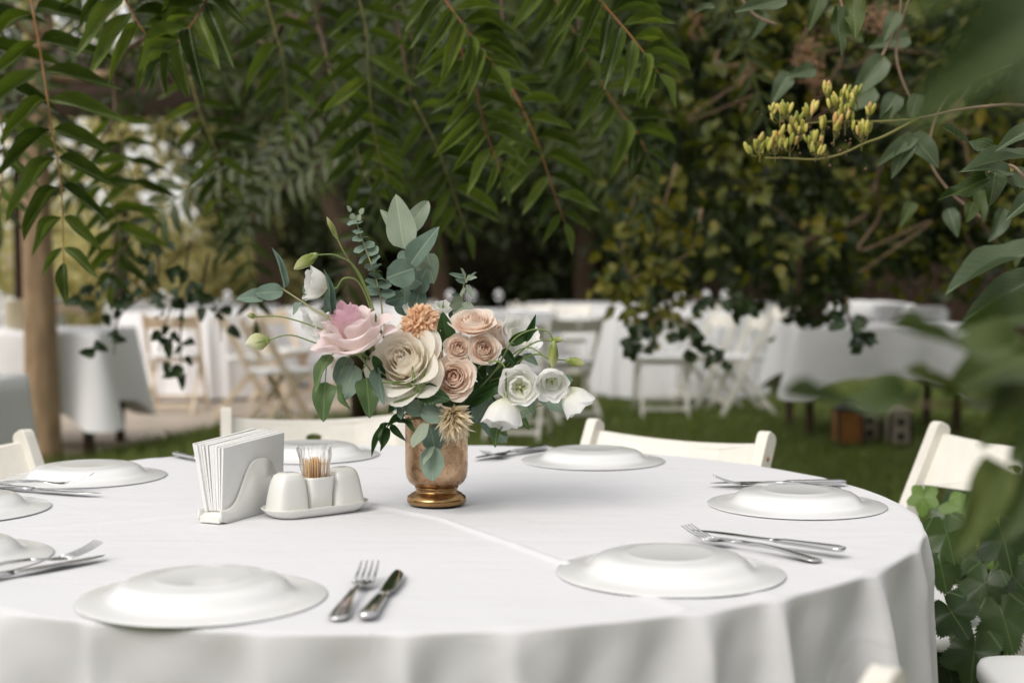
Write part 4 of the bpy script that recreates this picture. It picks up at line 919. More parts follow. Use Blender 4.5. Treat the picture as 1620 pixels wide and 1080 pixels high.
# ---- flower heads
def rmesh(nm, Rr, H, beta, curl, mat, p=2.2, q=1.35, ruf=0, pointy=0, seed=0, ns=10, nt=10, fq=6, skew=.07, bend=0):
    def fn(a, b_):
        t = b_ * 2 - 1; sm = 1 - (.20 + .12 * pointy) * abs(t) ** (2.6 - 1.3 * pointy); s = a * sm
        ph = t * beta * (.35 + .65 * math.sin(min(1, s * 1.25) * math.pi / 2)); k = max(0, (s - .62) / .38)
        rho = Rr * (1 - (1 - s) ** p) ; z = H * s ** q
        rho += curl * Rr * k * k; z -= max(0, curl) * H * .45 * k ** 2.4
        rho *= 1 + skew * t
        w = ruf * k * (math.sin(t * fq + seed * 1.7) + .5 * math.sin(t * fq * 2.1 + seed)); rho += Rr * w * .5; z += H * w * .25
        z += bend * H * t * t * k
        return (rho * math.cos(ph), rho * math.sin(ph), z), (b_, s)
    return grid_mesh(nm, fn, ns, nt, mat)
def axis_m(c, ax, spin=0):
    z = Vector(ax).normalized(); return Matrix.Translation(c) @ z.to_track_quat('Z', 'Y').to_matrix().to_4x4() @ Matrix.Rotation(spin, 4, 'Z')
def head(t, c, ax, layers, spin=0, jt=.06, zs=1.0):
    """layers: (mesh list, count, tilt, base offset along axis, scale)"""
    A = axis_m(c, ax, spin); ph = 0
    for li, (mes, n, tilt, off, s) in enumerate(layers):
        for k in range(n):
            a = ph + 2 * math.pi * k / n + R.uniform(-.12, .12)
            m = A @ Matrix.Rotation(a, 4, 'Z') @ Matrix.Translation((0, 0, off)) @ Matrix.Rotation(tilt + R.uniform(-jt, jt), 4, 'Y') @ Matrix.Diagonal((s, s, s * zs * R.uniform(.95, 1.05), 1))
            link('petal', mes[(k + li) % len(mes)], t, m)
        ph += 2.4
def calyx(t, c, ax, r=.006, h=.012, n=5):
    A = axis_m(c, ax); b = MB(); b.lathe([(.001, -h * .5), (r * .7, -h * .35), (r, 0), (r * .7, h * .3)], 12, m=A.to_3x3(), c=A.translation)
    for k in range(n):
        a = 2 * math.pi * k / n; vs = []
        for s in range(5):
            u = s / 4; ww = .0022 * (1 - u) + .0002; rr_ = r * (1 + .55 * math.sin(u * 2.2)); z = h * 1.5 * u
            for sg in (-1, 1): vs.append(A @ Vector((rr_ * math.cos(a) - sg * ww * math.sin(a), rr_ * math.sin(a) + sg * ww * math.cos(a), z)))
        b.add(vs, [(2 * s, 2 * s + 1, 2 * s + 3, 2 * s + 2) for s in range(4)])
    b.build('calyx', M['calyx'], t)
# blush spray rose
M['blush'] = petalmat('blush_petal', (.95, .64, .50), (.96, .80, .69), (.96, .90, .83), trans=.5, sat=1.0)
M['blush_in'] = petalmat('blush_petal_inner', (.95, .52, .36), (.96, .70, .56), (.96, .84, .74), trans=.5, sat=1.05)
def garden_rose(lab, c, ax, Rr, mats, grp, stemto=None, n_in=6, flat=.75, spin=0, outer=0, outer_mat=None, nm='spray_rose'):
    t = thing(nm, lab, 'rose', c, grp); ly = []; N = 7
    for k in range(N):
        f = k / (N - 1); r = Rr * (.09 + .50 * f); H = Rr * flat * (1.10 - .05 * f); cu = -.45 + .40 * f
        mt = mats[0] if f < .7 else mats[1]
        mes = [rmesh('petal', r, H * R.uniform(.93, 1.05), rad(78 - 16 * f), cu, mt, seed=k * 3 + j, ruf=.16, p=3.0, q=1.4, fq=5 + j, ns=7, nt=8) for j in range(2)]
        ly.append((mes, (3, 3, 3, 4, 4, 4, 5)[k], 0, 0, 1))
    for k, (rk, hk, ck) in enumerate(((.70, .80, .06), (.84, .72, .14), (.97, .60, .22))):
        mes = [rmesh('petal', Rr * rk, Rr * hk * (flat / .75), rad(60), ck, mats[1], seed=31 + k * 3 + j, ruf=.12, p=2.7, q=1.3, fq=4 + j, ns=9, nt=9, pointy=.2) for j in range(2)]
        ly.append((mes, 5, .03 * k, 0, 1))
    for j in range(outer):
        mes = [rmesh('petal', Rr * (1.06 + .08 * j), Rr * (.74 - .2 * j), rad(50), .20, outer_mat or mats[1], seed=20 + 3 * j + q, ruf=.10, pointy=.4, p=2.6, fq=4) for q in range(2)]
        ly.append((mes, 5, rad(4), 0, 1))
    head(t, c, ax, ly, spin, .10); calyx(t, Vector(c), ax, Rr * .3, Rr * .5)
    if stemto: bstem([MX(*stemto), (MOUTH + Vector(c)) / 2 + Vector((0, .01, .0)) - Vector(ax).normalized() * .02, Vector(c) - Vector(ax).normalized() * Rr * .3], .0018, .0015, 'stem', t)
    return t
bm_ = (M['blush_in'], M['blush']); g = 'small blush roses'
def hc(px, py, Z, ax, back): return D(px, py, Z) - Vector(ax).normalized() * back
def grose(lab, px, py, Z, ax, rpx, **k):
    Rr = rpx * Z / FPX; return garden_rose(lab, hc(px, py, Z, ax, Rr * .55), ax, Rr, k.pop('mats', bm_), k.pop('grp', g), **k)
grose('blush rose lowest of the cluster, fully open above the dried flower', 717, 596, 2.065, (-.05, -1, .25), 30, stemto=(.01, -.01), outer=1)
grose('smallest blush rose, half open at the left of the cluster', 724, 549, 2.075, (.1, -1, .3), 19, stemto=(.01, 0))
grose('round blush rose with peach centre at the right of the cluster', 766, 552, 2.075, (.1, -1, .22), 23, stemto=(.02, 0), spin=1)
grose('flat blush rose at the top of the cluster, facing upward', 748, 506, 2.09, (-.02, -.50, .86), 29, stemto=(.01, 0), spin=2, outer=1)
grose('pink tinged blush rose half hidden behind the right of the cluster', 792, 528, 2.13, (.6, -.45, .5), 24, stemto=(.02, .01), spin=2)
grose('tiny blush rosebud left of the cluster', 690, 563, 2.085, (-.7, -.6, .1), 13, stemto=(0, 0))
# cream rose
M['cream'] = petalmat('cream_petal', (.95, .78, .58), (.96, .88, .75), (.96, .92, .84), trans=.5, sat=1.0)
M['cream_o'] = petalmat('cream_outer_petal', (.94, .88, .72), (.95, .91, .81), (.96, .93, .86), trans=.5, sat=1.0)
ax = Vector((-.32, -.86, .5)); c = hc(638, 572, 2.065, ax, .026)
t = thing('cream_rose', 'large open cream rose at the heart of the bouquet', 'rose', c); ly = []
for k in range(7):
    f = k / 6; r = .040 * (.09 + .50 * f); H = .044 * (1.04 - .06 * f); cu = -.42 + .42 * f
    mes = [rmesh('petal', r, H, rad(88 - 22 * f), cu, M['cream'], seed=k * 5 + j, ruf=.14, p=3.0, fq=4 + j, pointy=.2 * f) for j in range(3)]
    ly.append((mes, (3, 3, 3, 3, 4, 4, 4)[k], 0, 0, 1))
for k, (r, H, cu) in enumerate(((.029, .044, .10), (.035, .041, .20))):
    mes = [rmesh('petal', r, H, rad(64), cu, M['cream_o'], seed=40 + k * 5 + j, ruf=.12, p=2.8, fq=4 + j, pointy=.4, ns=12, nt=12) for j in range(3)]
    ly.append((mes, 4, .03, 0, 1))
for j, (r, H, tl_) in enumerate(((.042, .037, .05), (.048, .028, .10))):
    mes = [rmesh('petal', r, H, rad(46), .42, M['cream_o'], seed=50 + j * 3 + q, ruf=.12, pointy=.7, p=2.6, fq=3, ns=13, nt=12) for q in range(3)]
    ly.append((mes, 5, tl_, 0, 1))
head(t, c, ax, ly, .6, .10); calyx(t, c, ax, .012, .016); bstem([MX(-.01), (MOUTH + c) / 2 + Vector((0, .01, 0)), c], .0025, .0022, 'stem', t)
# pink rose with reflexed petals
M['pink_in'] = petalmat('pink_inner_petal', (.93, .66, .60), (.94, .78, .78), (.93, .70, .79), trans=.5, sat=1.0)
M['pink_o'] = petalmat('pink_outer_petal', (.94, .76, .68), (.94, .85, .82), (.93, .81, .83), trans=.42, sat=1.0)
ax = Vector((-.30, -.30, .9)); c = D(568, 553, 2.075)
t = thing('pink_rose', 'large pale pink rose with rolled back pointed petals, left of centre', 'rose', c); ly = []
for k in range(6):
    f = k / 5; r = .0065 + .0130 * f; H = .074 - .006 * f
    mes = [rmesh('petal', r, H, rad(95 - 20 * f), -.20 + .40 * f, M['pink_in'], seed=k * 4 + j, ruf=.03, p=3.2, q=1.15, fq=3, pointy=.1) for j in range(2)]
    ly.append((mes, (3, 3, 3, 3, 4, 4)[k], 0, 0, 1))
for j, (r, H, cu, n, tl_) in enumerate(((.026, .066, .30, 3, .02), (.034, .060, .42, 4, .03), (.041, .048, .48, 5, .05), (.045, .030, .45, 5, .08))):
    mes = [rmesh('petal', r, H, rad(42), cu, M['pink_o'], seed=70 + j * 3 + q, ruf=.16, pointy=.8, p=2.6, q=1.25, fq=4, bend=.35, ns=14, nt=12) for q in range(3)]
    ly.append((mes, n, tl_, 0, 1))
head(t, c, ax, ly, .3, .09); calyx(t, c, ax, .012, .016); bstem([MX(-.02), (MOUTH + c) / 2 + Vector((-.005, .01, 0)), c], .0026, .0022, 'stem', t)
# carnation
M['peach'] = petalmat('peach_petal', (.86, .42, .18), (.88, .54, .30), (.90, .66, .46), trans=.4, sat=1.0)
c = D(666, 514, 2.10); ax = Vector((-.15, -.6, .8)); t = thing('carnation', 'peach carnation with frilled petals above the cream rose', 'carnation', c)
mes = [rmesh('petal', .015, .024, rad(75), .5, M['peach'], seed=k, ruf=.40, fq=13 + 2 * k, p=1.2, q=1.0, ns=9, nt=26, pointy=0) for k in range(4)]
A = axis_m(c, ax)
for k in range(46):
    f = k / 46; a = k * 2.4; ti = rad(5 + 82 * f ** .8)
    link('petal', mes[k % 4], t, A @ Matrix.Rotation(a, 4, 'Z') @ Matrix.Rotation(ti, 4, 'Y') @ Matrix.Rotation(R.uniform(0, 6), 4, 'Z') @ Matrix.Scale(R.uniform(.8, 1.05), 4))
calyx(t, c, ax, .008, .016); bstem([MX(0), (MOUTH + c) / 2 + Vector((0, .02, 0)), c], .002, .0016, 'stem', t)
# white lisianthus
M['white'] = petalmat('white_petal', (.86, .88, .66), (.94, .94, .91), (.95, .95, .94), trans=.52, sat=.9)
M['stamen'] = plain('flower_centre', (.60, .62, .25), (.75, .74, .36), rough=.6)
WM = [[rmesh('petal', 1.0, 1.25 - .1 * (l == 0), rad(58), (-.30, -.05, .08)[l], M['white'], seed=l * 9 + j, ruf=.14, p=3.0, q=1.1, fq=5 + j, nt=14, ns=11) for j in range(3)] for l in range(3)]
def lisi(lab, px, py, Z, ax, rpx, opened=1.0, stem=None, spin=0, zs=1.0):
    Rr = rpx * Z / FPX; ax = Vector(ax).normalized(); c = D(px, py, Z) - ax * Rr * .62 * zs
    t = thing('lisianthus', lab, 'lisianthus', c, 'white lisianthus flowers')
    ly = [(WM[0], 4, 0, Rr * .15, Rr * .62), (WM[1], 5, .02 * opened, 0, Rr * .84), (WM[2], 5, .05 * opened, 0, Rr * .98)]
    head(t, c, ax, ly, spin, zs=zs); calyx(t, c, ax, .0045, .012)
    MB().lathe([(0, Rr * .50), (Rr * .06, Rr * .47), (Rr * .08, Rr * .35), (Rr * .05, 0)], 10, m=axis_m(c, ax).to_3x3(), c=c).build('flower_centre', M['stamen'], t)
    pts = [MX(.02 if px > 690 else -.02)] + [D(x, y, z) for x, y, z in (stem or [])] + [c - ax * .012, c]
    bstem(pts, .0015, .0012, 'stem', t)
lisi('white lisianthus hanging nose down, lowest on the right of the bouquet', 796, 652, 2.05, (-.12, -.25, -.9), 27, zs=1.45, stem=[(760, 600, 2.1), (800, 565, 2.08), (828, 570, 2.06), (846, 600, 2.05)] and [(750, 590, 2.1), (775, 572, 2.07), (797, 578, 2.055)], spin=.4)
lisi('open white lisianthus facing the viewer with a yellow-green throat', 822, 612, 2.055, (-.1, -1, .15), 30, stem=[(780, 600, 2.12)], spin=1.2)
lisi('white lisianthus turned down to the front, second from the right end', 872, 603, 2.05, (.05, -.75, -.35), 26, zs=1.2, stem=[(780, 600, 2.14), (840, 562, 2.1), (868, 568, 2.08)], spin=.2)
lisi('white lisianthus drooping at the far right end of the bouquet', 909, 632, 2.06, (.55, -.15, -.75), 25, zs=1.5, stem=[(790, 620, 2.14), (850, 600, 2.12), (888, 600, 2.08)], spin=2)
lisi('white lisianthus at the upper left beside the green bud', 501, 450, 2.09, (-.85, -.35, .15), 23, zs=1.4, stem=[(600, 520, 2.12), (570, 450, 2.1), (545, 440, 2.09)], spin=.3)
lisi('white lisianthus tucked left of the pink rose', 502, 508, 2.10, (-.8, -.4, -.25), 24, zs=1.4, stem=[(600, 560, 2.12), (560, 520, 2.12)], spin=1.1)
lisi('white lisianthus half hidden behind the right blush roses', 818, 536, 2.15, (.5, -.5, .5), 34, stem=[(760, 600, 2.15)], spin=.8)
lisi('white lisianthus barely showing behind the pink rose and tall leaves', 655, 492, 2.17, (0, -.3, .8), 16, stem=[(670, 560, 2.17)])
lisi('small white lisianthus peeping between carnation and blush roses', 700, 488, 2.15, (.1, -.4, .8), 14, stem=[(700, 560, 2.17)])
lisi('white lisianthus in shade below the pink rose', 600, 612, 2.12, (-.4, -.8, -.2), 20, stem=[(640, 640, 2.12)])
# buds
M['budw'] = petalmat('bud_white', (.36, .42, .12), (.62, .64, .36), (.80, .80, .62))
M['budg'] = petalmat('bud_green', (.16, .22, .05), (.32, .36, .10), (.60, .62, .34))
def bud(lab, base, tip, wpx, Z, mat, stem, name='lisianthus_bud'):
    B = D(*base, Z); T = D(*tip, Z - .01); ax = (T - B); L = ax.length; w = wpx * Z / FPX / 2
    t = thing(name, lab, 'flower bud', B, 'flower buds of the bouquet'); A = axis_m(B, ax)
    n = 16; vs = []; prof_ = [(0, .15), (.1, .55), (.3, .95), (.5, 1), (.7, .85), (.88, .45), (1, .05)]; uv = []
    for s, r in prof_:
        for k in range(n):
            a = 2 * math.pi * k / n + s * 1.6; rr_ = w * r * (1 + .12 * math.sin(a * 3 - s * 1.6 * 3)); vs.append(tuple(A @ Vector((rr_ * math.cos(a), rr_ * math.sin(a), s * L)))); uv.append((k / n, s))
    fs = [(i * n + k, i * n + (k + 1) % n, (i + 1) * n + (k + 1) % n, (i + 1) * n + k) for i in range(6) for k in range(n)]
    link('bud', npmesh('bud', np.array(vs), np.array(fs), M[mat], np.array(uv)), t); calyx(t, B + ax * .1, ax, w * .6, L * .35)
    bstem([MX(.02 if base[0] > 690 else -.02)] + [D(*p) for p in stem] + [B], .0014, .001, 'stem', t)
bud('creamy white bud at the far left end of its long stem', (424, 538), (388, 544), 27, 2.07, 'budw', [(600, 560, 2.1), (510, 545, 2.08), (460, 530, 2.07)])
bud('yellow-green bud arching at the upper left', (500, 403), (465, 426), 19, 2.09, 'budg', [(610, 540, 2.12), (570, 435, 2.1), (535, 405, 2.09)])
bud('tiny green bud at the far left above the creamy one', (404, 501), (391, 498), 9, 2.07, 'budg', [(600, 560, 2.12), (520, 525, 2.08), (450, 502, 2.07)])
bud('slender green bud pointing up at the top left', (533, 376), (517, 343), 9, 2.1, 'budg', [(610, 540, 2.14), (575, 450, 2.12), (545, 400, 2.1)])
bud('pale green bud hanging down above the right white flowers', (876, 541), (874, 582), 17, 2.05, 'budg', [(780, 590, 2.1), (810, 540, 2.08), (840, 522, 2.06), (866, 524, 2.05)])
bud('green bud pointing right at the end of a long stem', (897, 570), (926, 576), 15, 2.06, 'budg', [(780, 590, 2.12), (830, 550, 2.08), (868, 566, 2.06)])
bud('small green bud with a thread-like tip on the upper right stem', (870, 538), (892, 537), 10, 2.07, 'budg', [(780, 600, 2.14), (825, 555, 2.1), (850, 540, 2.08)])
# dried protea
M['bract'] = petalmat('dried_bract', (.62, .44, .25), (.86, .76, .56), (.90, .84, .72), trans=.4)
BR = [leaf_mesh('bract', w_lance, M['bract'], fold=.5, droop=.25 * k - .1, n=6, m=1, seed=k) for k in range(3)]
c = D(718, 668, 2.06); t = thing('dried_protea', 'tan spiky dried flower drooping over the vase rim', 'dried flower', c)
bstem([MX(.01), D(716, 660, 2.1), c], .002, .002, 'stem2', t); A = axis_m(c, (.25, -.6, -.85))
for k in range(170):
    f = k / 170; a = k * 2.4; ti = rad(6 + 88 * f ** .8); d = A.to_3x3() @ Vector((math.sin(ti) * math.cos(a), math.sin(ti) * math.sin(a), math.cos(ti))); l = R.uniform(.020, .036) * (1.0 if f > .2 else .8)
    off = A.to_3x3() @ Vector((0, 0, -.02 * f)); link('bract', BR[k % 3], t, orient(c + off + d * .003, c + off + d * l + Vector((0, 0, -.004)), l * .19, R.uniform(-.6, .6), (0, -1, .2)))

# ================================================================ CHAIRS
def chair_proto(wood, seatm):
    root = empty('folding_chair')
    def pp(mb, nm, mt, sm=False, bv=.003):
        o = mb.build(nm, mt, None, sm, bv); o.parent = root; return o
    W = .205
    for s in (-1, 1):                    # long legs: top of the back to the front foot
        a = Vector((s * W, .15, .772)); b_ = Vector((s * W, -.24, .0)); ax = (b_ - a).normalized(); per = Vector((0, -ax.z, ax.y)); secs = []
        for dd, k in ((-.0145, .35), (-.011, .70), (-.004, .95), (.006, 1)):
            secs.append([a + ax * dd + Vector((sx * .0125 * (1 if k > .6 else .85), 0, 0)) + per * sy * .021 * k for sx, sy in ((-1, -1), (1, -1), (1, 1), (-1, 1))])
        secs.append([b_ + Vector((sx * .0125, sy * .021 * 1.1, 0)) * 1 for sx, sy in ((-1, 1), (1, 1), (1, -1), (-1, -1))][::1])
        secs[-1] = [b_ + Vector((sx * .0125, 0, 0)) + Vector((0, sy * .023, 0)) * 1 for sx, sy in ((-1, -1), (1, -1), (1, 1), (-1, 1))]
        q = secs[-1]
        if per.y < 0: secs[-1] = [q[3], q[2], q[1], q[0]]
        pp(MB().loft(secs), 'back_post', wood, bv=.002)
        o = pp(MB().lathe([(0, .003), (.004, .0025), (.005, 0)], 12, m=Matrix.Rotation(rad(90) * s, 3, 'Y')), 'screw', M['screw'], True, 0); o.location = (s * (W + .0125), .13, .735)
        c1 = Vector((s * (W - .03), -.16, .425)); c2 = Vector((s * (W - .03), .20, 0)); secs = []
        for c_ in (c1, c2): secs.append([c_ + Vector((sx * .011, sy * .02, 0)) for sx, sy in ((-1, -1), (1, -1), (1, 1), (-1, 1))])
        pp(MB().loft(secs), 'rear_leg', wood, bv=.002)
    # back rail with a hand hole, bowed backwards
    n = 48; outer = []; inner = []; hw, hh = W - .0125, .052
    for k in range(n):
        a = 2 * math.pi * k / n; c_, s_ = math.cos(a), math.sin(a); m_ = max(abs(c_), abs(s_)) ; outer.append((hw * c_ / m_, hh * s_ / m_)); inner.append((.019 * c_, .0095 * s_ + .012))
    mids = [((o_[0] * .45 + i_[0] * .55), (o_[1] * .6 + i_[1] * .4)) for o_, i_ in zip(outer, inner)]
    vs = []
    for lay in (outer, mids, inner):
        for th in (-.008, .008):
            for x, z in lay:
                bow = .028 * (1 - (x / hw) ** 2); vs.append((x, .128 + bow + th + (z * .5), .710 + z - .012 * (1 - (x / hw) ** 2) * (z > 0)))
    fs = []
    for L in range(2):
        o0, i0 = L * 2 * n, (L + 1) * 2 * n
        for k in range(n):
            j = (k + 1) % n; fs.append((o0 + k, i0 + k, i0 + j, o0 + j)); fs.append((o0 + n + j, i0 + n + j, i0 + n + k, o0 + n + k))
    for k in range(n):
        j = (k + 1) % n; fs.append((k, j, n + j, n + k)); fs.append((4 * n + j, 4 * n + k, 5 * n + k, 5 * n + j))
    pp(MB().add(vs, fs), 'back_rail', wood, False, .002)
    # seat
    secs = []
    for z, k in ((.425, .96), (.430, 1), (.448, 1), (.456, .98), (.459, .93)):
        ring_ = []
        for i in range(32):
            a = 2 * math.pi * i / 32; c_, s_ = math.cos(a), math.sin(a); ring_.append(Vector((.187 * k * math.copysign(abs(c_) ** .3, c_), -.055 + .185 * k * math.copysign(abs(s_) ** .3, s_), z)))
        secs.append(ring_)
    pp(MB().loft(secs), 'seat', seatm, True, 0)
    for (y, z, w2) in ((-.19, .10, W - .0125), (.15, .06, W - .041), (-.10, .40, W - .0125)):
        pp(MB().box((0, y, z), (2 * w2, .02, .03)), 'stretcher', wood, bv=.002)
    return root
def place(root, loc_, rz, lab, grp, first=False, s=1.0):
    if first: r = root
    else:
        r = root.copy(); col.objects.link(r)
        for ch in root.children: c = ch.copy(); col.objects.link(c); c.parent = r
    r.location = loc_; r.rotation_euler = (0, 0, rz); r.scale = (s, s, s); tag(r, lab, 'chair', grp); return r
ch = chair_proto(M['paint'], M['seatwhite'])
def face(x, y, tx, ty): return math.atan2(ty - y, tx - x) + math.pi / 2     # chair fronts (-Y) face the target
def by_posts(pl, pr):                   # pl: left post top as seen from behind the chair facing away from us... rail from pl to pr
    pl = Vector((pl[0], pl[1], 0)); pr = Vector((pr[0], pr[1], 0)); mid = (pl + pr) / 2; d = (pr - pl).normalized()
    rz = math.atan2(d.y, d.x)           # local +X along pl->pr, front = -Y
    off = Matrix.Rotation(rz, 3, 'Z') @ Vector((0, .15, 0)); return (mid.x - off.x, mid.y - off.y, 0), rz
G1 = 'ivory folding chairs drawn up to the round table'
l, rz = by_posts((-.675, 3.34), (-.27, 3.42)); place(ch, l, rz, 'ivory folding chair behind the vase and napkin holder, hand hole in its back rail', G1, True)
l, rz = by_posts((.178, 3.08), (.512, 2.83)); place(ch, l, rz, 'ivory folding chair on the far side, right of the bouquet', G1)
l, rz = by_posts((.91, 3.02), (1.10, 2.65)); place(ch, l, rz, 'ivory folding chair at the right seen from the side behind leaves', G1)
l, rz = by_posts((-1.22, 2.52), (-.985, 2.87)); place(ch, l, rz, 'ivory folding chair at the left edge in front of the tree trunk', G1)
l, rz = by_posts((.62, .86), (.290, 1.135)); place(ch, l, rz, 'folding chair whose rounded post top pokes up at the bottom right', G1)
o = place(ch, (1.0, 2.19, .0), rad(-95), 'folding chair with white seat corner showing at the bottom right', G1)
# background chairs
ch2 = chair_proto(M['paintwood'], M['seatwhite']); G2 = 'folding chairs around the far banquet tables'
bg = [(-2.66, 11.2, 180, 'wood', 'cream wooden chair with its back to us just right of the tree trunk'), (-2.08, 10.9, 100, 'wood', 'cream wooden chair in profile between the trunk and the bouquet'),
      (-1.60, 9.5, 118, 'wood', 'nearer cream wooden chair in profile left of the bouquet'), (-1.25, 11.2, 160, 'wood', 'cream wooden chair behind the pink rose'),
      (-1.95, 12.0, 60, 'wood', 'cream wooden chair turned away beyond the left pair'),
      (.02, 9.4, 172, 'white', 'white folding chair right behind the bouquet, back to us'), (.42, 10.6, 205, 'white', 'white folding chair right of the bouquet, angled'),
      (1.17, 11.0, 180, 'white', 'white folding chair below the yellow vine tail'), (1.82, 11.1, -82, 'white', 'white folding chair in profile left of the far right table'), (1.62, 11.6, -70, 'white', 'white folding chair tucked close behind the profile chair'),
      (.18, 14.4, 0, 'white', 'white folding chair far off beyond the centre table'), (.62, 14.6, 10, 'white', 'far white folding chair right of the centre table'), (-.8, 14.6, 0, 'white', 'far white folding chair left of the centre table'),
      (2.35, 13.2, -90, 'white', 'far white folding chair at the right side of the round table'), (1.5, 14.6, 0, 'white', 'far white folding chair behind the round table on the right')]
f1 = True
for (x, y, a, kd, lab) in bg:
    if kd == 'wood': place(ch2, (x, y, 0.004), rad(a), lab, G2, f1); f1 = False
    else: place(ch, (x, y, 0), rad(a), lab, G2)

# ================================================================ BACKGROUND TABLES
def rect_cloth(x0, x1, y0, y1, z, hem, mat, lab, seed):
    rr = random.Random(seed); pts = []; step = .03; cr = .02
    def edge(a, b_):
        L = (Vector(b_) - Vector(a)).length; n = int(L / step); return [Vector(a).lerp(Vector(b_), i / n) for i in range(n)]
    per = edge((x0, y0), (x1, y0)) + edge((x1, y0), (x1, y1)) + edge((x1, y1), (x0, y1)) + edge((x0, y1), (x0, y0)); n = len(per); cx, cy = (x0 + x1) / 2, (y0 + y1) / 2
    rows = []
    for j in range(15):
        t = j / 14; row = []
        for i, p in enumerate(per):
            nx = 0; ny = 0
            if abs(p[0] - x0) < .02: nx = -1
            if abs(p[0] - x1) < .02: nx = 1
            if abs(p[1] - y0) < .02: ny = -1
            if abs(p[1] - y1) < .02: ny = 1
            cd_ = min((Vector((p[0], p[1])) - Vector(c_)).length for c_ in ((x0, y0), (x1, y0), (x1, y1), (x0, y1)))
            k = math.exp(-(cd_ / .16) ** 2); f = .5 + .5 * math.sin(i * .42 + 2 * math.sin(i * .11 + seed)); o_ = (.012 + .045 * f * t + .10 * k * t)
            d = Vector((nx, ny)); d = d.normalized() if d.length else d
            row.append((p[0] + d.x * o_, p[1] + d.y * o_, z - (z - hem + .14 * k) * t))
        rows.append(row)
    b = MB(); vs = [v for r_ in rows for v in r_]; fs = [(j * n + i, j * n + (i + 1) % n, (j + 1) * n + (i + 1) % n, (j + 1) * n + i) for j in range(14) for i in range(n)]
    vs.append((cx, cy, z)); fs += [((i + 1) % n, i, len(vs) - 1) for i in range(n)]
    b.add(vs, fs); return tag(b.build('tablecloth', mat, None, True), lab, 'tablecloth', 'white cloths on the far tables')
def legs(x0, x1, y0, y1, lab):
    t = thing('dining_table', lab, 'table', ((x0 + x1) / 2, (y0 + y1) / 2, 0), 'rectangular tables'); MB().box(((x0 + x1) / 2, (y0 + y1) / 2, .73), (x1 - x0 - .02, y1 - y0 - .02, .03)).build('tabletop', M['ply'], t, False)
    for x in (x0 + .08, x1 - .08):
        for y in (y0 + .08, y1 - .08): MB().box((x, y, .357), (.05, .05, .714)).build('leg', M['bark2'], t, False)
rect_cloth(-4.2, -2.47, 8.45, 9.3, .75, .30, M['cloth2'], 'white cloth on the left rectangular table, its corner hanging low beside the trunk', 1); legs(-4.2, -2.47, 8.45, 9.3, 'rectangular table under a white cloth left of the trunk')
rect_cloth(-3.1, -1.70, 4.15, 4.95, .75, .12, M['cloth2'], 'white cloth corner of the table cut by the left picture edge', 2); legs(-3.1, -1.70, 4.15, 4.95, 'rectangular table at the left edge, nearer than the trunk')
rect_cloth(1.92, 3.07, 9.45, 10.3, .75, .40, M['cloth2'], 'white cloth on the rectangular table at the right, stacked with dishes', 3); legs(1.92, 3.07, 9.45, 10.3, 'rectangular dish table at the right under white cloth')
RT = [(.9, 16.3, .75, 'far white-clothed table seen over the centre table'), (-1.6, 17.2, .8, 'far white-clothed table under the tall eucalyptus leaves'), (2.5, 16.6, .8, 'far white-clothed table behind the profile chair'), (-4.2, 17.6, .8, 'far white-clothed table just right of the trunk'), (-6.9, 19.2, .8, 'farthest white-clothed table left of the trunk'), (-3.2, 15.2, .7, 'far white-clothed table above the left chairs'), (-2.75, 12.75, .75, 'round white-clothed table behind the cream chairs on the left'), (-.35, 13.0, .75, 'round white-clothed table seen right behind the bouquet'), (1.46, 12.75, .76, 'round white-clothed table behind the yellow vine tail'),
      (-5.0, 12.2, .8, 'white-clothed table at the far left beyond the trunk'), (-6.6, 15.5, .8, 'small far white-clothed table under the pavilion'), (-1.6, 14.2, .7, 'white-clothed table far behind the pink rose')]
for k, (x, y, r, lab) in enumerate(RT):
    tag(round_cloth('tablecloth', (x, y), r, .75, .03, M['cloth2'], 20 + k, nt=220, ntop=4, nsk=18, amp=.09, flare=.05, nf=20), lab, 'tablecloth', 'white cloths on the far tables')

for k, (x, y, a, w_) in enumerate([(.3, 15.3, 150, 'between two far tables at the centre'), (1.5, 15.6, 200, 'right of the far centre table'), (-3.9, 16.3, 180, 'before the far table right of the trunk'), (-2.4, 16.2, 120, 'beside the far tables on the left'), (-5.6, 16.9, 90, 'far left beyond the trunk'), (-1.1, 16.0, 190, 'behind the pink rose'), (2.2, 15.4, 170, 'beyond the profile chair'), (3.3, 16.2, 90, 'beyond the dish table'), (-4.9, 15.6, 200, 'by the trunk on the paving')]):
    place(ch2 if x < -2 else ch, (x, y, .004), rad(a), 'far pale folding chair ' + w_, G2)
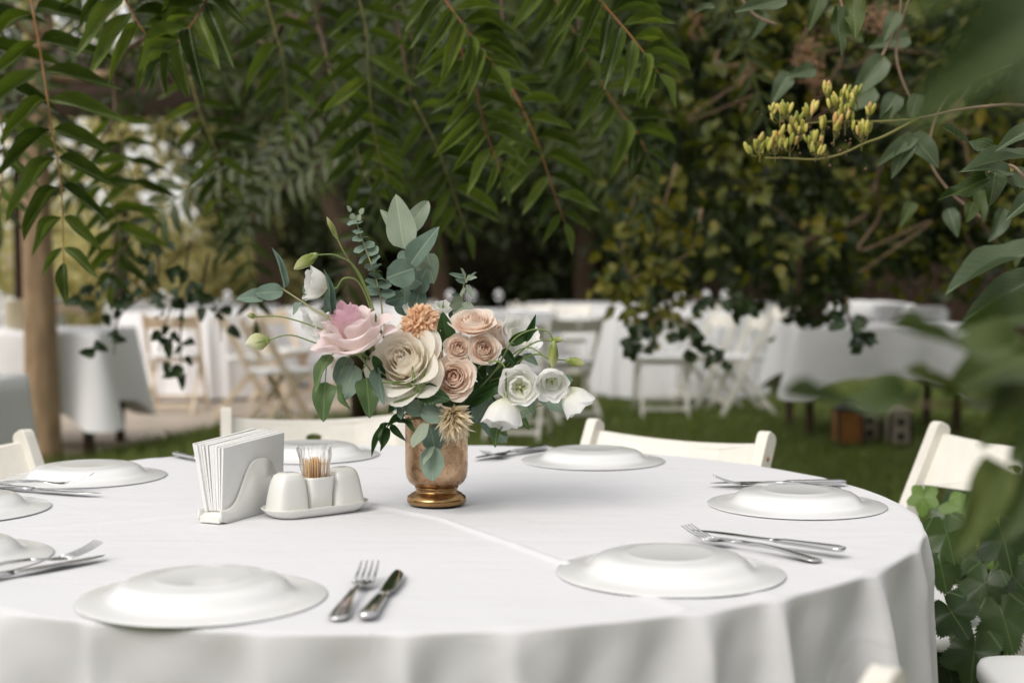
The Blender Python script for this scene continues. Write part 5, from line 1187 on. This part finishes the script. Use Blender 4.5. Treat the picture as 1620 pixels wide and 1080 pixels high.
# crockery and glasses on them
dish = MB().lathe([(0, 0), (.05, 0), (.055, .004), (.10, .010), (.125, .018), (.127, .020), (.10, .014), (0, .006)], 32).mesh('plate', M['china'])
M['cream_dish'] = plain('cream_china', (.72, .66, .52), (.78, .72, .6), rough=.3)
dish2 = MB().lathe([(0, 0), (.05, 0), (.055, .004), (.10, .010), (.125, .018), (.127, .020), (.10, .014), (0, .006)], 32).mesh('plate', M['cream_dish'])
for k in range(14):
    o = link('plate', dish2); o.location = (-3.0 + R.uniform(-.004, .004), 8.75, .752 + k * .0125); tag(o, 'cream plate in the tall stack left of the tree trunk' if k < 13 else 'topmost cream plate of the tall stack left of the tree trunk', 'plate', 'stacked cream plates')
for j, (x, y, n, w_) in enumerate(((2.62, 9.9, 9, 'left'), (2.86, 9.8, 8, 'middle'), (2.30, 9.75, 4, 'low'), (2.98, 10.1, 6, 'back'))):
    for k in range(n):
        o = link('plate', dish); o.location = (x + R.uniform(-.006, .006), y, .752 + k * .0135)
        tag(o, {'left': 'white plate in the tallest stack on the far right table', 'middle': 'white plate in the second tall stack, right of the tallest', 'low': 'white plate in the low stack at the left end of the far right table', 'back': 'white plate in the stack at the back right corner of the far right table'}[w_], 'plate', {'left': 'tallest plate stack', 'middle': 'second plate stack', 'low': 'low plate stack', 'back': 'corner plate stack'}[w_])
m, nd, lk, gb = newmat('glass'); gb.inputs['Base Color'].default_value = (1, 1, 1, 1); gb.inputs['Roughness'].default_value = .02; gb.inputs['Transmission Weight'].default_value = 1; gb.inputs['IOR'].default_value = 1.3; M['glass'] = m
wg = MB().lathe([(0, 0), (.034, 0), (.034, .002), (.006, .006), (.004, .02), (.004, .09), (.012, .10), (.033, .125), (.038, .15), (.033, .195), (.0315, .195), (.036, .15), (.031, .127), (.01, .103), (0, .102)], 20).mesh('wine_glass', M['glass'])
gpos = [(-2.95, 12.4), (-2.7, 12.3), (-2.5, 12.5), (-3.1, 12.6), (-.55, 12.6), (-.35, 12.5), (-.12, 12.65), (-.4, 13.1), (1.2, 12.4), (1.45, 12.3), (1.7, 12.45), (1.9, 12.7), (-4.7, 11.8), (-5.1, 11.7), (-4.4, 12.2)]
for k, (x, y) in enumerate(gpos):
    o = link('wine_glass', wg); o.location = (x, y, .752); w_ = 'left of the bouquet' if x < -2 and x > -4 else 'behind the bouquet' if x < .5 and x > -2 else 'right of the bouquet' if x > .5 else 'at the far left'
    tag(o, 'clear wine glass on the round table ' + w_, 'wine glass', 'wine glasses ' + w_)
M['linen'] = plain('folded_linen', (.80, .80, .80), (.82, .82, .82), rough=.9, bump=.4, bscale=40)
for k, (x, y, w_) in enumerate([(-.55, 12.85, 'left of three on the table behind the bouquet'), (-.2, 12.75, 'middle of three on the table behind the bouquet'), (.05, 12.95, 'right of three on the table behind the bouquet'), (1.25, 12.65, 'left on the table behind the vine tail'), (1.68, 12.75, 'right on the table behind the vine tail'), (-2.85, 12.75, 'on the table behind the left chairs')]):
    o = link('plate', pm); o.location = (x, y, .752); tag(o, 'upturned white plate, ' + w_, 'plate', 'upturned plates on far tables')
# bundled linen on the right table and lanterns on the lawn
b = MB(); secs = []
for k in range(9):
    t_ = k / 8; secs.append([Vector((2.55 + .32 * (t_ * 2 - 1) + .0 * i, 10.12 + .07 * math.cos(2 * math.pi * i / 16) * math.sin(math.pi * (.1 + .8 * t_)), .752 + .075 + .075 * math.sin(2 * math.pi * i / 16) * (math.sin(math.pi * (.1 + .8 * t_)) ** .5) * (1 + .1 * math.sin(i * 3 + k)))) for i in range(16)])
tag(b.loft(secs).build('folded_linen', M['linen']), 'rolled white linen bundle at the back of the far right table', 'linen')
M['amber'] = plain('amber_wood', (.24, .09, .02), (.36, .15, .035), rough=.5, scale=12)
M['palewood'] = plain('pale_box_wood', (.36, .31, .24), (.48, .42, .33), rough=.7, scale=12)
M['black'] = plain('black_iron', (.012, .012, .012), (.03, .03, .03), rough=.6)
def lantern(px, w, h, panel_, lab, hole=False, Z=9.0):
    c = P(px, 706, 0); c = Vector((c.x, Z, 0)); t = thing('lantern', lab, 'lantern', c, 'wooden lanterns on the lawn')
    MB().box(c + Vector((0, 0, .012)), (w, w, .024)).build('base', M['black'], t, False); MB().box(c + Vector((0, 0, h - .01)), (w, w, .02)).box(c + Vector((0, 0, h + .02)), (w * .8, w * .8, .04), taper=.5).build('roof', M['black'] if not hole else M['palewood'], t, False)
    for sx in (-1, 1):
        for sy in (-1, 1): MB().box(c + Vector((sx * (w / 2 - .008), sy * (w / 2 - .008), h / 2 + .002)), (.016, .016, h - .044)).build('post', M['black'], t, False)
    for (dx, dy, sx, sy) in ((0, -w / 2 + .006, w - .034, .006), (0, w / 2 - .006, w - .034, .006), (-w / 2 + .006, 0, .006, w - .034), (w / 2 - .006, 0, .006, w - .034)):
        MB().box(c + Vector((dx, dy, h / 2 + .002)), (sx, sy, h - .048)).build('side_panel', M[panel_], t, False)
    if hole:
        for z in (.3, .68):
            MB().lathe([(0, .004), (.024, .004), (.026, 0)], 20, m=Matrix.Rotation(rad(90), 3, 'X'), c=c + Vector((0, -w / 2 + .001, h * z))).build('opening', M['black'], t, False)
lantern(1342, .17, .25, 'amber', 'black framed lantern with amber wood sides on the grass'); lantern(1382, .145, .24, 'palewood', 'pale wooden box lantern next to the amber one', True, 9.15); lantern(1420, .145, .24, 'palewood', 'pale wooden box lantern farthest right of the three', True, 8.98)

# ================================================================ RIGHT HAND PLANTS
M['hop'] = leafmat('lobed_leaf', (.012, .028, .008), (.05, .085, .024), rib=(.10, .15, .06), trans=.2, rough=.36, ribw=.022, veins=.0, radial=True)
M['hopy'] = leafmat('lobed_leaf_light', (.08, .15, .035), (.15, .24, .06), rib=(.2, .3, .1), trans=.35, rough=.45, ribw=.022, veins=.0, radial=True)
HP = [lobed_mesh('leaf', M['hop'], k) for k in range(3)] + [lobed_mesh('leaf', M['hopy'], 7)]
t = thing('lobed_leaf_bush', 'leafy bush with big toothed lobed leaves right of the table', 'bush', (1.15, 2.9, 0))
for k in range(7):
    x = R.uniform(.98, 1.5); y = R.uniform(2.6, 3.4); MB().tube(spline([(x, y, 0), (x + R.uniform(-.1, .1), y, .35), (x + R.uniform(-.15, .15), y, .72)], 5), .004, 6).build('stem', M['stem'], t)
fixed = [((1500, 850), 95, 2.35, 0), ((1590, 860), 110, 2.4, 0), ((1555, 930), 100, 2.5, 0), ((1510, 975), 95, 2.35, 1), ((1590, 985), 115, 2.45, 2), ((1540, 1040), 120, 2.4, 1), ((1490, 900), 90, 2.55, 2), ((1460, 790), 60, 2.6, 3), ((1615, 925), 110, 2.5, 1), ((1520, 810), 80, 2.7, 3), ((1600, 790), 95, 2.6, 0), ((1500, 1050), 90, 2.6, 2)]
for (c0, s_, Z, mi) in fixed:
    p = D(*c0, Z); a = R.uniform(-2.4, -.7); l = s_ * Z / FPX; d = Vector((math.cos(a), -.25, math.sin(a))).normalized()
    link('leaf', HP[mi], t, orient(p - d * l * .5, p + d * l * .5, l * .95, R.uniform(-.3, .3), (-.15, -.75, .75)))
for k in range(95):
    Z = R.uniform(2.55, 3.5); px = R.uniform(1475, 1800); py = R.uniform(770, 1180) if Z > 2.8 else R.uniform(860, 1180)
    p = D(px, py, Z); 
    if p.z < .03 or (p - Vector((TC.x, TC.y, p.z))).length < TR + .1: continue
    a = R.uniform(-2.8, -.3); l = R.uniform(70, 110) * 2.5 / FPX; d = Vector((math.cos(a), R.uniform(-.4, .1), math.sin(a))).normalized()
    link('leaf', HP[R.choice((0, 1, 2, 0, 1, 2, 3))], t, orient(p - d * l * .5, p + d * l * .5, l * .95, R.uniform(-.5, .5), (-.1, -.7, .8)))
# shrub in front at the right: branches and leaves at several distances
M['shrub'] = leafmat('shrub_leaf', (.030, .055, .016), (.085, .115, .030), tip=(.15, .18, .05), rib=(.13, .17, .06), trans=.25, rough=.5, veins=.2)  # colour lowered to stand for shade on the nearest leaves
M['shrubp'] = leafmat('shrub_leaf_greyish', (.07, .10, .055), (.13, .17, .095), rib=(.2, .25, .14), trans=.3, rough=.45, veins=.07)
M['twig'] = plain('twig', (.20, .13, .09), (.32, .22, .15), rough=.7, scale=20)
SH = [leaf_mesh('leaf', w_heart, M['shrub'], fold=.25, droop=.15, wave=.15, n=12, m=4, seed=11), leaf_mesh('leaf', w_ovate, M['shrubp'], fold=.3, droop=.2, wave=.15, n=12, m=4, seed=12), leaf_mesh('leaf', w_ovate, M['shrub'], fold=.2, droop=-.1, wave=.25, n=12, m=4, seed=13)]
t = thing('foreground_shrub', 'shrub with soft out-of-focus heart shaped leaves reaching in from the right', 'shrub', (1.0, 1.5, 0))
def br(pts, r0=.003): 
    q = spline(pts, 6); MB().tube(q, [r0 * (1 - .6 * i / len(q)) for i in range(len(q))], 6).build('branch', M['twig'], t)
br([Vector((1.0, 1.5, 0)), Vector((1.0, 1.45, .6)), Vector((.85, 1.3, 1.1)), Vector((.7, 1.0, 1.5)), Vector((.4, .6, 1.4))], .009)
br([Vector((1.0, 1.45, .6)), D(1760, 560, 1.3), D(1640, 560, 1.05)], .005)
br([D(1760, 560, 1.3), D(1680, 640, 1.2), D(1560, 640, 1.0), D(1430, 640, .95)], .003)
br([Vector((1.0, 1.45, .6)), D(1750, 780, 1.3), D(1640, 740, 1.15)], .005)
br([Vector((.85, 1.3, 1.1)), D(1720, 330, 1.7), D(1640, 300, 2.0), D(1600, 262, 2.1), D(1560, 275, 2.15)], .004); br([D(1720, 330, 1.7), D(1650, 420, 1.8), D(1610, 440, 1.8)], .003)
def sl_(mi, b0, t0, w_, Z, Zt=None, roll=0, nrm=None): return link('leaf', SH[mi], t, orient(D(*b0, Z), D(*t0, Zt or Z), w_ * Z / FPX, roll, nrm))
# very near, very soft
sl_(0, (1760, -30), (1470, 140), 210, .50, .42, .1); sl_(0, (1700, -70), (1440, -10), 120, .55, .5, .3); sl_(2, (1720, 120), (1560, 210), 100, .6, .55, .2)
sl_(2, (1620, 560), (1395, 545), 85, .95, .88, .1, (0, -.6, 1)); sl_(0, (1640, 560), (1500, 610), 110, 1.0, .95, .4); sl_(2, (1450, 640), (1228, 655), 75, .92, .85, .1, (-.1, -.5, 1)); sl_(2, (1600, 650), (1420, 610), 80, 1.0, .95, .2, (0, -.6, 1))
sl_(0, (1590, 735), (1522, 868), 80, .95, .9, .2); sl_(0, (1660, 700), (1600, 850), 90, .9, .85, -.2); sl_(0, (1660, 500), (1540, 500), 90, 1.2, 1.1, .2)
sl_(0, (1650, 600), (1560, 690), 90, 1.0, .95, .3); sl_(0, (1700, 620), (1610, 720), 110, .95, .9, .1)
# sharper leaves
sl_(1, (1650, 395), (1497, 432), 60, 1.75, 1.7, .1, (0, -.5, 1)); sl_(1, (1640, 440), (1535, 490), 55, 1.8, 1.75, .2); sl_(2, (1575, 245), (1483, 212), 38, 2.1, 2.05, .1, (0, -.6, .8)); sl_(2, (1562, 282), (1478, 326), 30, 2.1, 2.05, .2)
sl_(1, (1640, 250), (1530, 245), 34, 2.05, 2.0, 0, (0, -.5, 1)); sl_(1, (1650, 195), (1575, 232), 30, 2.0, 2.0, .2); sl_(1, (1600, 275), (1530, 258), 34, 2.1, 2.05, .4); sl_(0, (1575, 272), (1568, 322), 38, 2.15, 2.12, 0); sl_(1, (1600, 272), (1640, 300), 34, 2.1)
sl_(0, (1600, 280), (1610, 305), 18, 2.12, 2.1); sl_(1, (1650, 300), (1595, 340), 34, 2.0, 1.98, .2); sl_(0, (1540, 320), (1530, 352), 26, 2.5)
# flowering twig with yellow seed pods
M['pod'] = plain('yellow_pod', (.38, .36, .05), (.58, .50, .12), rough=.5, scale=60)
oi = M['pod'].node_tree.nodes.new('ShaderNodeObjectInfo'); rp = ramp(M['pod'].node_tree.nodes, [(0, (.20, .24, .04)), (.35, (.38, .36, .06)), (.8, (.60, .52, .14)), (1, (.55, .30, .12))])
M['pod'].node_tree.links.new(oi.outputs['Random'], rp.inputs[0]); M['pod'].node_tree.links.new(rp.outputs[0], M['pod'].node_tree.nodes['Principled BSDF'].inputs['Base Color'])
M['podb'] = plain('withered_bit', (.10, .05, .03), (.2, .12, .07), rough=.9, scale=60)
t = thing('flowering_twig', 'arching twig with clusters of small yellow-green buds at the upper right', 'branch', D(1640, 170, 2.6))
for pts_, r0 in (([(1760, 200), (1640, 168), (1540, 170), (1455, 186)], .0038), ([(1455, 186), (1400, 215), (1370, 226), (1330, 244), (1290, 252), (1240, 250), (1210, 250)], .0026), ([(1455, 188), (1400, 192), (1340, 192), (1290, 194), (1255, 202), (1235, 212)], .0022)):
    q = spline([D(x, y, 2.6) for x, y in pts_], 6); MB().tube(q, [r0 * (1 - .4 * i / len(q)) for i in range(len(q))], 7).build('twig', M['twig'] if r0 > .003 else M['stemy'] if 'stemy' in M else M['rachis2'], t)
pod = MB().lathe([(0, 0), (.10, .06), (.17, .3), (.19, .55), (.14, .85), (.05, .98), (0, 1)], 10).mesh('bud', M['pod'])
for (cx, cy, n, sx, sy) in ((1200, 236, 7, 9, 10), (1225, 232, 7, 12, 7), (1250, 228, 6, 10, 8), (1290, 240, 6, 9, 9), (1235, 180, 9, 12, 8), (1255, 200, 5, 10, 9), (1278, 180, 6, 7, 8), (1265, 212, 6, 8, 10), (1310, 150, 7, 7, 9), (1320, 168, 6, 9, 9), (1340, 158, 6, 8, 8), (1355, 152, 3, 5, 4), (1335, 190, 5, 8, 8), (1365, 215, 7, 8, 9), (1300, 205, 4, 5, 5), (1322, 208, 5, 7, 7), (1290, 225, 5, 8, 8), (1373, 182, 3, 3, 6), (1345, 175, 4, 6, 6)):
    hb = D(cx + R.uniform(-3, 3), min(cy + 14, 246), 2.6); sb = MB()
    for k in range(int(n * 1.7)):
        p = D(cx + R.gauss(0, sx * .75), cy + R.gauss(0, sy * .6), 2.6 + R.gauss(0, .008)); d = Vector((R.uniform(-.5, .5), R.uniform(-.5, .3), 1)).normalized(); l = R.uniform(.015, .025)
        sb.tube([hb, p + (hb - p) * .3 + Vector((0, 0, -.003)), p], .0006, 4)
        o = link('bud', pod, t); o.matrix_basis = Matrix.Translation(p) @ d.to_track_quat('Z', 'Y').to_matrix().to_4x4() @ Matrix.Diagonal((l, l, l, 1))
    sb.tube([hb + Vector((0, 0, -.012)), hb, D(cx, cy, 2.6)], .0013, 5).build('stalk', M['rachis2'], t)
    b = MB()
for k in range(55):
    c = D(R.choice((1225, 1250, 1275, 1305, 1330, 1355)) + R.gauss(0, 14), R.choice((240, 215, 190, 175)) + R.gauss(0, 12), 2.6 + R.gauss(0, .01)); z_ = R.uniform(.0015, .004)
    b.add([c + Vector(v) * z_ for v in ((1, 0, 0), (-1, 0, .3), (0, .6, 0), (0, -.6, 0), (0, 0, 1), (0, .2, -1))], [(0, 2, 4), (2, 1, 4), (1, 3, 4), (3, 0, 4), (2, 0, 5), (1, 2, 5), (3, 1, 5), (0, 3, 5)])
b.build('withered_bits', M['podb'], t)['kind'] = 'stuff'
for (b0, t0, w_, mi) in (((1412, 192), (1452, 188), 14, 0), ((1450, 215), (1390, 256), 26, 1), ((1440, 212), (1488, 262), 38, 1), ((1442, 215), (1412, 278), 30, 1), ((1395, 195), (1412, 170), 12, 0)):
    link('leaf', SH[mi], t, orient(D(*b0, 2.7), D(*t0, 2.68), w_ * 2.7 / FPX, .1))
# more mid-distance leaves of the same vine at the upper right
t = thing('vine_branch', 'grey-green paired leaves hanging among brown stems at the upper right', 'vine', D(1420, -40, 3.2))
for pts_ in ([(1420, -60), (1425, 20), (1400, 80), (1370, 130)], [(1330, -60), (1330, 0), (1345, 40)], [(1200, -50), (1180, -5)], [(1460, 190), (1425, 120), (1420, 60), (1450, -30)], [(1150, -40), (1190, 20), (1230, 40)], [(1560, 350), (1500, 300), (1470, 240), (1500, 150), (1600, 100)]):
    q = spline([D(x, y, 3.2) for x, y in pts_], 6); MB().tube(q, .0028, 6).build('stem', M['twig'], t)
for (b0, t0, w_, Z, mi) in (((1245, 0), (1168, 12), 30, 2.7, 1), ((1325, 10), (1328, 94), 26, 2.6, 2), ((1352, -10), (1352, 66), 34, 2.6, 2), ((1300, -10), (1280, 45), 28, 3.0, 0), ((1400, 90), (1350, 150), 40, 3.2, 1), ((1385, 140), (1330, 175), 40, 3.3, 1), ((1250, 115), (1222, 160), 30, 3.2, 1), ((1290, 110), (1250, 118), 26, 3.2, 1), ((1420, 150), (1395, 190), 34, 3.2, 1), ((1130, 10), (1100, 15), 14, 3, 1), ((1440, 60), (1380, 70), 32, 3.3, 1), ((1445, 320), (1425, 355), 22, 3.4, 0), ((1500, 330), (1515, 372), 26, 3.2, 1), ((1455, 150), (1440, 190), 26, 3.2, 1), ((1365, 60), (1330, 50), 24, 3.3, 0), ((1545, 300), (1560, 350), 26, 3.0, 0), ((1590, 330), (1570, 380), 30, 3.0, 1), ((1420, 20), (1400, 60), 26, 3.2, 1), ((1210, 20), (1190, 60), 24, 3.3, 0), ((1600, 380), (1610, 420), 30, 3.0, 0)):
    link('leaf', SH[mi], t, orient(D(*b0, Z), D(*t0, Z - .03), w_ * Z / FPX, R.uniform(-.3, .3)))
